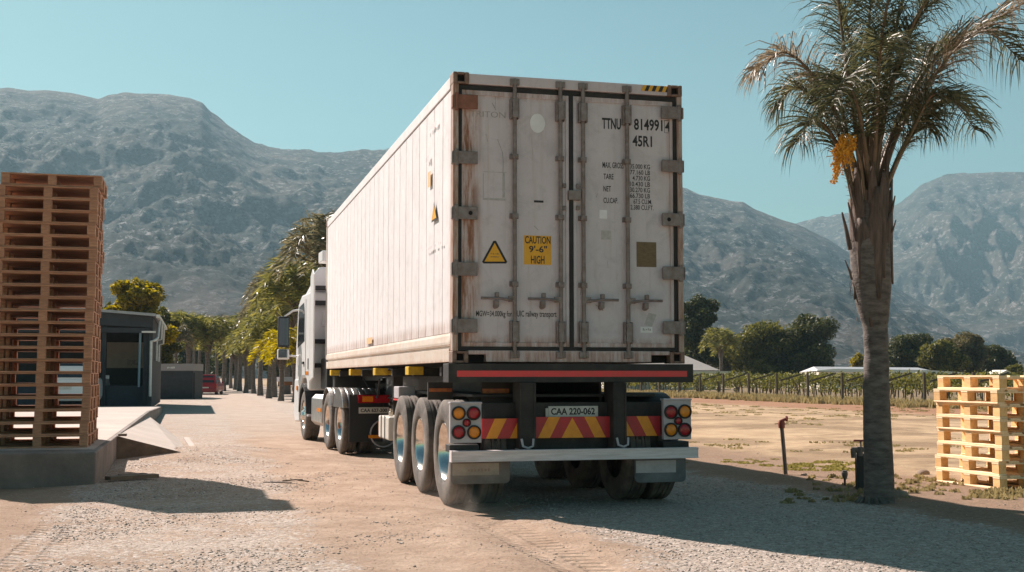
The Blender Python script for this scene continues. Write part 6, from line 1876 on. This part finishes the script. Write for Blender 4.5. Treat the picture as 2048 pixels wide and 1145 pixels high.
for x, m_ in ((-0.20, 'shed_dark'), (-1.7, 'shed_dark')):
    mb = MB(); mb.box(x - 0.08, x + 0.08, 0.0, 0.2, 0.1, RZ - 0.1); mb.build('post', M[m_], shed)
M['pipe_blue'] = mat('blue grey down pipe', (0.20, 0.30, 0.36), 0.5)
mb = MB(); mb.tube([(-0.42, -0.06, 0.9), (-0.40, -0.06, RZ - 0.45)], 0.045, 8); mb.build('blue_pipe', M['pipe_blue'], shed, smooth=50)
mb = MB(); mb.tube([(0.0, -0.22, 0.55), (0.0, -0.22, zf(683)), (0.12, -0.1, zf(682)), (0.22, 0.3, zf(676)), (0.26, 1.0, RZ - 0.1)], 0.05, 8); mb.build('drain_pipe', M['pipe_white'], shed, smooth=50)
mb = MB(); mb.tube([(0.13, 2.0, 1.9), (0.13, 2.0, 2.7), (0.3, 2.0, 2.75), (0.32, 2.0, RZ - 0.1)], 0.045, 8); mb.build('drain_pipe', M['pipe_white'], shed, smooth=50)
mb = MB(); mb.tube([(0.13, 5.0, 1.9), (0.13, 5.0, 2.6), (0.3, 5.0, 2.65), (0.32, 5.0, RZ - 0.1)], 0.045, 8); mb.build('drain_pipe', M['pipe_white'], shed, smooth=50)
mb = MB(); mb.box(0.16, 0.30, -0.4, 12, RZ - 0.06, RZ + 0.06); mb.build('gutter', M['pipe_white'], shed, bevel=0.01)
mb = MB(); mb.box(-0.35, 0.16, -0.26, -0.21, RZ - 0.62, RZ - 0.55); mb.build('light_arm', M['pipe_white'], shed)
# dark box-like wall beyond the shed, with a grey top band
YW = 70.0
w0 = at(300, 753, YW); w1 = at(385, 753, YW)
wz1 = (753 - 728) / FPX * YW + CAM_H; wzm = (753 - 742) / FPX * YW + CAM_H
bxo = empty('storage_box', (w0.x, YW, 0), R(2), 'low dark box with a pale grey top band, right of the shed', 'box')
W_ = w1.x - w0.x
mb = MB(); mb.box(-1.0, W_, 0, 2.6, 0.0, wzm); mb.build('lower_wall', M['shed_dark'], bxo)
mb = MB(); mb.box(-1.0, W_ + 0.02, -0.02, 2.62, wzm, wz1); tb_ = mb.build('top_band', mat('pale grey band', (0.30, 0.28, 0.28), 0.7), bxo)
mb = MB(); smudge(mb, lambda x, z: (x, -0.026, z), W_ * 0.40, W_ * 0.58, wzm + 0.12, wz1 - 0.16, 7, None, 4); mb.build('band_lettering', M['white_text'], tb_, recalc=False)
mb = MB(); mb.box(W_ + 0.05, W_ + 0.14, -0.1, 0.0, 0, 1.5); mb.build('corner_post', M['ink'], bxo)

# ------------------------------------------------------------------ cars
def car(name, loc, rz, L_, W_, H__, paint, label, glassz=0.56):
    root = empty(name, loc, rz, label, 'car')
    h = W_ / 2
    def loft(secs, nm, m, par=root, bev=0.03):
        mb = MB(); V = []
        for (z, hw, y0, y1) in secs: V += [(-hw, y0, z), (hw, y0, z), (hw, y1, z), (-hw, y1, z)]
        F = [(0, 3, 2, 1)]
        for k in range(len(secs) - 1):
            o = 4 * k
            for i in range(4): F.append((o + i, o + (i + 1) % 4, o + 4 + (i + 1) % 4, o + 4 + i))
        o = 4 * (len(secs) - 1); F.append((o, o + 1, o + 2, o + 3))
        mb.add(V, F); return mb.build(nm, m, par, bevel=bev, seg=3)
    g_ = H__ * glassz
    body = loft([(0.18, h * 0.93, 0.05, L_ - 0.1), (0.32, h, 0.0, L_), (0.62 * g_ + 0.1, h, 0.02, L_ - 0.02), (g_, h * 0.97, 0.06, L_ - 0.10)], 'body', paint)
    cabn = loft([(g_ - 0.01, h * 0.93, 0.08, L_ - 1.1), (g_ + (H__ - g_) * 0.55, h * 0.86, 0.16, L_ - 1.6), (H__, h * 0.74, 0.32, L_ - 2.1)], 'cabin', paint)
    mb = MB()
    zz0, zz1 = g_ + 0.06, H__ - 0.10
    def yb(z):
        t = (z - g_) / (H__ - g_); return 0.08 + 0.24 * t ** 1.3
    mb.add([(-h * 0.78, yb(zz0) - 0.02, zz0), (h * 0.78, yb(zz0) - 0.02, zz0), (h * 0.66, yb(zz1) - 0.03, zz1), (-h * 0.66, yb(zz1) - 0.03, zz1)], [(0, 1, 2, 3)])
    mb.build('rear_window', M['glass'], cabn)
    for s in (-1, 1):
        mb = MB(); x0, x1 = s * h * 0.935, s * h * 0.80
        mb.add([(x0, 0.35, g_ + 0.04), (x0, L_ - 1.35, g_ + 0.04), (x1, L_ - 2.0, H__ - 0.09), (x1, 0.5, H__ - 0.09)], [(0, 1, 2, 3)]); mb.build('side_window', M['glass'], cabn)
        mb = MB(); mb.box(min(s * h * 0.78, s * h * 1.0), max(s * h * 0.78, s * h * 1.0), -0.015, 0.12, g_ - 0.34, g_ - 0.02); mb.build('tail_lamp', M['lens_red'], body, bevel=0.02)
        for y in (0.75, L_ - 0.8):
            e_ = empty('wheel', (s * (h - 0.10), y, 0.31), 0, parent=root)
            mb = MB(); mb.lathe([(-0.1, 0.19), (-0.1, 0.28), (-0.07, 0.31), (0.07, 0.31), (0.1, 0.28), (0.1, 0.19)], (0, 0, 0), 'X', 20); mb.build('tyre', M['rubber'], e_, smooth=40)
            mb = MB(); mb.lathe([(s * 0.09, 0.19), (s * 0.07, 0.1), (s * 0.08, 0.0)], (0, 0, 0), 'X', 16); mb.build('rim', M['galv'], e_, smooth=40)
        mb = MB(); mb.box(min(s * (h + 0.02), s * (h + 0.16)), max(s * (h + 0.02), s * (h + 0.16)), L_ - 1.5, L_ - 1.4, g_, g_ + 0.14); mb.build('mirror', paint, body, bevel=0.02)
    mb = MB(); mb.box(-0.26, 0.26, -0.012, 0.0, g_ - 0.36, g_ - 0.25); mb.build('number_plate', M['plate'], body)
    mb = MB(); mb.box(-h * 0.96, h * 0.96, -0.05, 0.1, 0.22, 0.46); mb.build('bumper', paint, body, bevel=0.03)
    return root
M['car_red'] = mat('dark red car paint', (0.33, 0.02, 0.03), 0.25, col2=(0.28, 0.02, 0.025), scale=2)
M['car_white'] = mat('white car paint', (0.75, 0.75, 0.76), 0.25)
q = gnd(409.5, 790); car('parked_car', (q.x, q.y, 0), YAW * 0.4, 4.0, 1.62, 1.42, M['car_red'], 'dark red hatchback seen from behind, beside the dark box on the drive')
q = at(128, 753, 42.5); car('parked_car', (q.x, 42.5, 0.26), YAW * 0.7, 4.9, 1.72, 1.62, M['car_white'], 'white car almost hidden behind the tall pallet stacks', 0.58)
# flat lorry trailer behind the right-hand palms
q = at(668, 753, 84)
lt = empty('flatbed_trailer', (q.x, 84, 0), R(-68), 'grey flatbed trailer with white boxes parked behind the far palms', 'trailer')
mb = MB(); mb.box(-1.2, 1.2, -4, 4, 0.95, 1.25); mb.build('deck', M['galv'], lt)
mb = MB(); mb.box(-1.0, 1.0, -3.6, 3.6, 0.7, 0.94); mb.build('frame', mat('orange brown frame', (0.30, 0.12, 0.05), 0.8), lt)
for y, s in ((-2.2, -1), (2.2, -1), (-2.2, 1), (2.2, 1)):
    mb = MB(); mb.lathe([(s * 1.15, 0.0), (s * 1.15, 0.48), (s * 0.8, 0.5), (s * 0.8, 0.0)], (0, y, 0.5), 'X', 18); mb.build('wheel', M['rubber'], lt, smooth=40)
for i, (y, w) in enumerate(((-1.4, 1.4), (2.2, 1.0))):
    mb = MB(); mb.box(-0.9, 0.9, y - w / 2, y + w / 2, 1.252, 1.252 + 0.5 + 0.25 * (i == 0)); o = mb.build('crate', M['cab_white'], None, bevel=0.02)
    o.location = lt.location; o.rotation_euler = lt.rotation_euler
    tag(o, ['larger white crate on the flatbed behind the far palms', 'smaller white crate on the flatbed behind the far palms'][i], 'crate')

# ------------------------------------------------------------------ farm roofs beyond the vineyard
M['roof_far'] = mat('grey brown roof', (0.36, 0.33, 0.30), 0.7, col2=(0.31, 0.28, 0.26), scale=0.5)
M['wall_cream'] = mat('cream wall', (0.68, 0.63, 0.54), 0.7)
M['roof_white'] = mat('white roof edge', (0.78, 0.77, 0.76), 0.5)
Yh = 118.0
hA = at(1375, 753, Yh)
hs = empty('house', (hA.x, Yh, 0), 0, 'house with a grey hipped roof just right of the trailer', 'house')
zH = lambda y: (753 - y) / FPX * Yh + CAM_H
x1_ = at(1457, 753, Yh).x - hA.x
mb = MB(); mb.add([(-8, 0, zH(741)), (x1_ - .8, 0, zH(741)), (x1_ - .8, 8, zH(741)), (-8, 8, zH(741)), (-4.5, 4, zH(700)), (-0.6, 4, zH(702))], [(0, 1, 5, 4), (1, 2, 5), (2, 3, 4, 5), (3, 0, 4), (0, 3, 2, 1)]); mb.build('roof', M['roof_far'], hs)
mb = MB(); mb.box(-8, x1_ - 1.2, 0.3, 7.7, 0, zH(742)); mb.build('wall', M['wall_cream'], hs)
mb = MB(); mb.box(-8.1, x1_, -1.2, -0.05, zH(749), zH(743)); mb.build('veranda_roof', M['wall_cream'], hs)
Yb = 126.0
hB = at(1640, 753, Yb); xx1 = at(1925, 753, Yb).x - hB.x
zB = lambda y: (753 - y) / FPX * Yb + CAM_H
hb_ = empty('farm_building', (hB.x, Yb, 0), 0, 'long low building with a white roof edge behind the vineyard and palm', 'building')
mb = MB(); mb.box(0, xx1, 0.4, 9, 0, zB(745)); mb.build('wall', M['wall_cream'], hb_)
mb = MB(); mb.add([(-0.3, 0, zB(743)), (xx1, 0, zB(749)), (xx1, 0, zB(745)), (xx1 * 0.75, 0, zB(740.5)), (xx1 * 0.1, 0, zB(738)), (-0.3, 0, zB(741)), (-0.3, 0.3, zB(743)), (xx1, .3, zB(749)), (xx1, .3, zB(745)), (xx1 * 0.75, .3, zB(740.5)), (xx1 * 0.1, .3, zB(738)), (-0.3, .3, zB(741))],
                 [(0, 1, 2, 3, 4, 5), (11, 10, 9, 8, 7, 6), (5, 4, 10, 11), (4, 3, 9, 10), (3, 2, 8, 9), (0, 6, 7, 1), (0, 5, 11, 6), (1, 7, 8, 2)]); mb.build('roof_edge', M['roof_white'], hb_)
mb = MB(); mb.add([(0.0, 0.4, zB(742)), (xx1 * .8, 0.4, zB(742)), (xx1 * .8, 5, zB(735)), (0.6, 5, zB(733)), (0, 9, zB(744)), (xx1 * .8, 9, zB(744))], [(0, 1, 2, 3), (3, 2, 5, 4), (0, 3, 4), (1, 5, 2)]); mb.build('roof', M['roof_grey'], hb_)
Yc = 135.0; hC = at(2000, 753, Yc)
mb = MB(); mb.prism([(0, 0), (0, 1.5), (1.0, 2.0), (2.0, 1.5), (2.0, 0)], 0, 4, 'Y'); o = mb.build('farm_building', M['wall_cream']); o.location = (hC.x - 0.2, Yc, 0); tag(o, 'small cream gable end between trees at the right edge', 'building')

# ------------------------------------------------------------------ water fittings by the palm
M['valve_red'] = mat('dull red valve', (0.30, 0.06, 0.04), 0.5, col2=(0.18, 0.05, 0.04), scale=18)
M['pipe_grey'] = mat('grey steel pipe', (0.20, 0.175, 0.165), 0.6, 0.2, col2=(0.12, 0.10, 0.095), scale=12, stretch=(1, 1, 0.5))
q = gnd(1572, 958)
sp_ = empty('standpipe', (q.x, q.y, gz(q.x, q.y)), 0, 'thin leaning grey standpipe with a red valve on top, left of the palm', 'standpipe')
sc = q.y / FPX
top = Vector(((1565 - 1572) * sc, 0, 96 * sc))
mb = MB(); mb.tube([(0, 0, -0.05), top * 0.5, top], 0.026, 12); mb.build('pipe', M['pipe_grey'], sp_, smooth=50)
mb = MB(); mb.tube([top + Vector((0, 0, -0.03)), top + Vector((0, 0, 0.03)), top + Vector((0.0, 0, 0.07))], [0.04, 0.045, 0.032], 12)
mb.tube([top + Vector((-0.01, 0, 0.05)), top + Vector((0.03, 0, 0.075)), top + Vector((0.06, 0, 0.09))], [0.028, 0.02, 0.018], 10)
mb.lathe([(0.05, 0.0), (0.055, 0.035), (0.075, 0.035), (0.08, 0.0)], tuple(top + Vector((0.0, -0.0, 0.09))), 'X', 12)
mb.build('valve', M['valve_red'], sp_, smooth=45)
q = gnd(1690, 980)
tp = empty('sprinkler_tap', (q.x, q.y, gz(q.x, q.y)), 0, 'small dark sprinkler head on a short riser just left of the palm', 'tap')
mb = MB(); mb.tube([(0, 0, -0.03), (0, 0, 0.11)], 0.013, 10); mb.build('riser', M['ink'], tp, smooth=50)
mb = MB(); mb.lathe([(0.08, 0.0), (0.08, 0.026), (0.12, 0.036), (0.15, 0.036), (0.152, 0.028), (0.17, 0.028), (0.17, 0.0)], (0, 0, 0), 'Z', 14); mb.build('head', M['pipe_grey'], tp, smooth=40)
q = gnd(1722, 990)
vp = empty('valve_post', (q.x, q.y, gz(q.x, q.y)), 0, 'dark post with a water valve and handwheel against the left of the palm trunk', 'valve')
sc = q.y / FPX
mb = MB(); mb.box(-8 * sc, 9 * sc, -0.05, 0.06, -0.05, 70 * sc); mb.build('post', M['ink'], vp, bevel=0.006)
mb = MB(); mb.tube([(-2 * sc, -0.03, 66 * sc), (-2 * sc, -0.03, 84 * sc)], 0.035, 10); mb.tube([(-18 * sc, -0.03, 78 * sc), (4 * sc, -0.03, 78 * sc)], 0.03, 10); mb.tube([(-15 * sc, -0.03, 80 * sc), (-15 * sc, -0.03, 62 * sc)], [0.032, 0.026], 10)
mb.tube([(0, -0.03, 84 * sc), (0, -0.03, 95 * sc)], 0.01, 8)
mb.build('valve', M['pipe_grey'], vp, smooth=45)
mb = MB(); mb.box(-14 * sc, 9 * sc, -0.045, -0.015, 94 * sc, 98 * sc); mb.build('handle', M['valve_red'], vp, bevel=0.006)
# rocks at the palm's foot
def rock(px, py, s, seed, label):
    g = np.random.default_rng(seed); q = gnd(px, py)
    mb = MB(); V = []; F = []
    NU, NV = 12, 8
    for j in range(NV + 1):
        for i in range(NU):
            a = 2 * PI * i / NU; b = PI * j / NV
            d = Vector((math.sin(b) * math.cos(a), math.sin(b) * math.sin(a) * 0.8, math.cos(b) * 0.6))
            n_ = float(fbm(np.array([d.x * 2 + seed]), np.array([d.y * 2 + d.z * 3]), 3, seed)[0])
            V.append(d * s * (0.7 + 0.6 * n_))
    for j in range(NV):
        for i in range(NU): F.append((j * NU + i, j * NU + (i + 1) % NU, (j + 1) * NU + (i + 1) % NU, (j + 1) * NU + i))
    mb.add(V, F); o = mb.build('rock', M['stone_big'], smooth=60); o.location = (q.x, q.y, gz(q.x, q.y) + s * 0.1); tag(o, label, 'rock')
M['stone_big'] = mat('dusty field stone', (0.33, 0.25, 0.19), 0.9, col2=(0.2, 0.15, 0.115), scale=8, bump=0.4, bscale=14)
g = np.random.default_rng(33); qb = MB()
for k in range(30):      # roots and litter round the foot of the palm
    a = g.uniform(0, 2 * PI); r1 = g.uniform(0.12, 0.16); r2 = r1 + g.uniform(0.02, 0.06)
    qb.tube([(r1 * math.cos(a), r1 * math.sin(a), 0.09), (r2 * math.cos(a + .1), r2 * math.sin(a + .1), 0.03), ((r2 + .05) * math.cos(a + .15), (r2 + .05) * math.sin(a + .15), -0.02)], [0.012, 0.010, 0.006], 5)
ro_ = qb.build('root', M['palm_bark'], palm, smooth=50); ro_['kind'] = 'stuff'
rock(1800, 1004, 0.09, 3, 'brown stone lying against the right foot of the palm')
rock(1846, 957, 0.09, 5, 'half buried pale stone on the soil left of the pine pallets')
rock(1608, 960, 0.04, 7, 'small pale stone beside the leaning standpipe')

# ------------------------------------------------------------------ dust kicked up by the rear left tyre
q = uv(0.12, -0.15)
g = np.random.default_rng(3)
db = MB(); db.lathe([(-0.02, 0.0), (0.0, 0.42), (0.10, 0.5), (0.25, 0.42), (0.42, 0.2), (0.5, 0.0)], (0, 0, 0), 'Z', 20)
dm = bpy.data.materials.new('dust cloud'); dm.use_nodes = True
dn = dm.node_tree; dn.nodes.clear()
pv = dn.nodes.new('ShaderNodeVolumePrincipled'); do_ = dn.nodes.new('ShaderNodeOutputMaterial')
pv.inputs['Color'].default_value = (0.85, 0.74, 0.65, 1)
tcn = dn.nodes.new('ShaderNodeTexCoord'); nn = dn.nodes.new('ShaderNodeTexNoise'); nn.inputs['Scale'].default_value = 5; nn.inputs['Detail'].default_value = 4
gr = dn.nodes.new('ShaderNodeVectorMath'); gr.operation = 'LENGTH'
mpn = dn.nodes.new('ShaderNodeMapping'); mpn.inputs['Scale'].default_value = (2.0, 2.0, 2.2)
m1 = dn.nodes.new('ShaderNodeMapRange'); m1.inputs['From Min'].default_value = 1.0; m1.inputs['From Max'].default_value = 0.1; m1.inputs['To Max'].default_value = 1.3
m2 = dn.nodes.new('ShaderNodeMapRange'); m2.inputs['From Min'].default_value = 0.42; m2.inputs['From Max'].default_value = 0.66
mu = dn.nodes.new('ShaderNodeMath'); mu.operation = 'MULTIPLY'
dn.links.new(tcn.outputs['Object'], mpn.inputs[0]); dn.links.new(mpn.outputs[0], gr.inputs[0]); dn.links.new(gr.outputs['Value'], m1.inputs['Value'])
dn.links.new(tcn.outputs['Object'], nn.inputs['Vector']); dn.links.new(nn.outputs['Fac'], m2.inputs['Value'])
dn.links.new(m1.outputs[0], mu.inputs[0]); dn.links.new(m2.outputs[0], mu.inputs[1]); dn.links.new(mu.outputs[0], pv.inputs['Density'])
dn.links.new(pv.outputs[0], do_.inputs['Volume'])
o = db.build('dust', dm); o.location = (q.x, q.y, 0.03); o.scale = (1.3, 0.9, 1.0)
tag(o, 'thin puff of dust rising behind the rear left tyre', 'dust', kind='stuff')
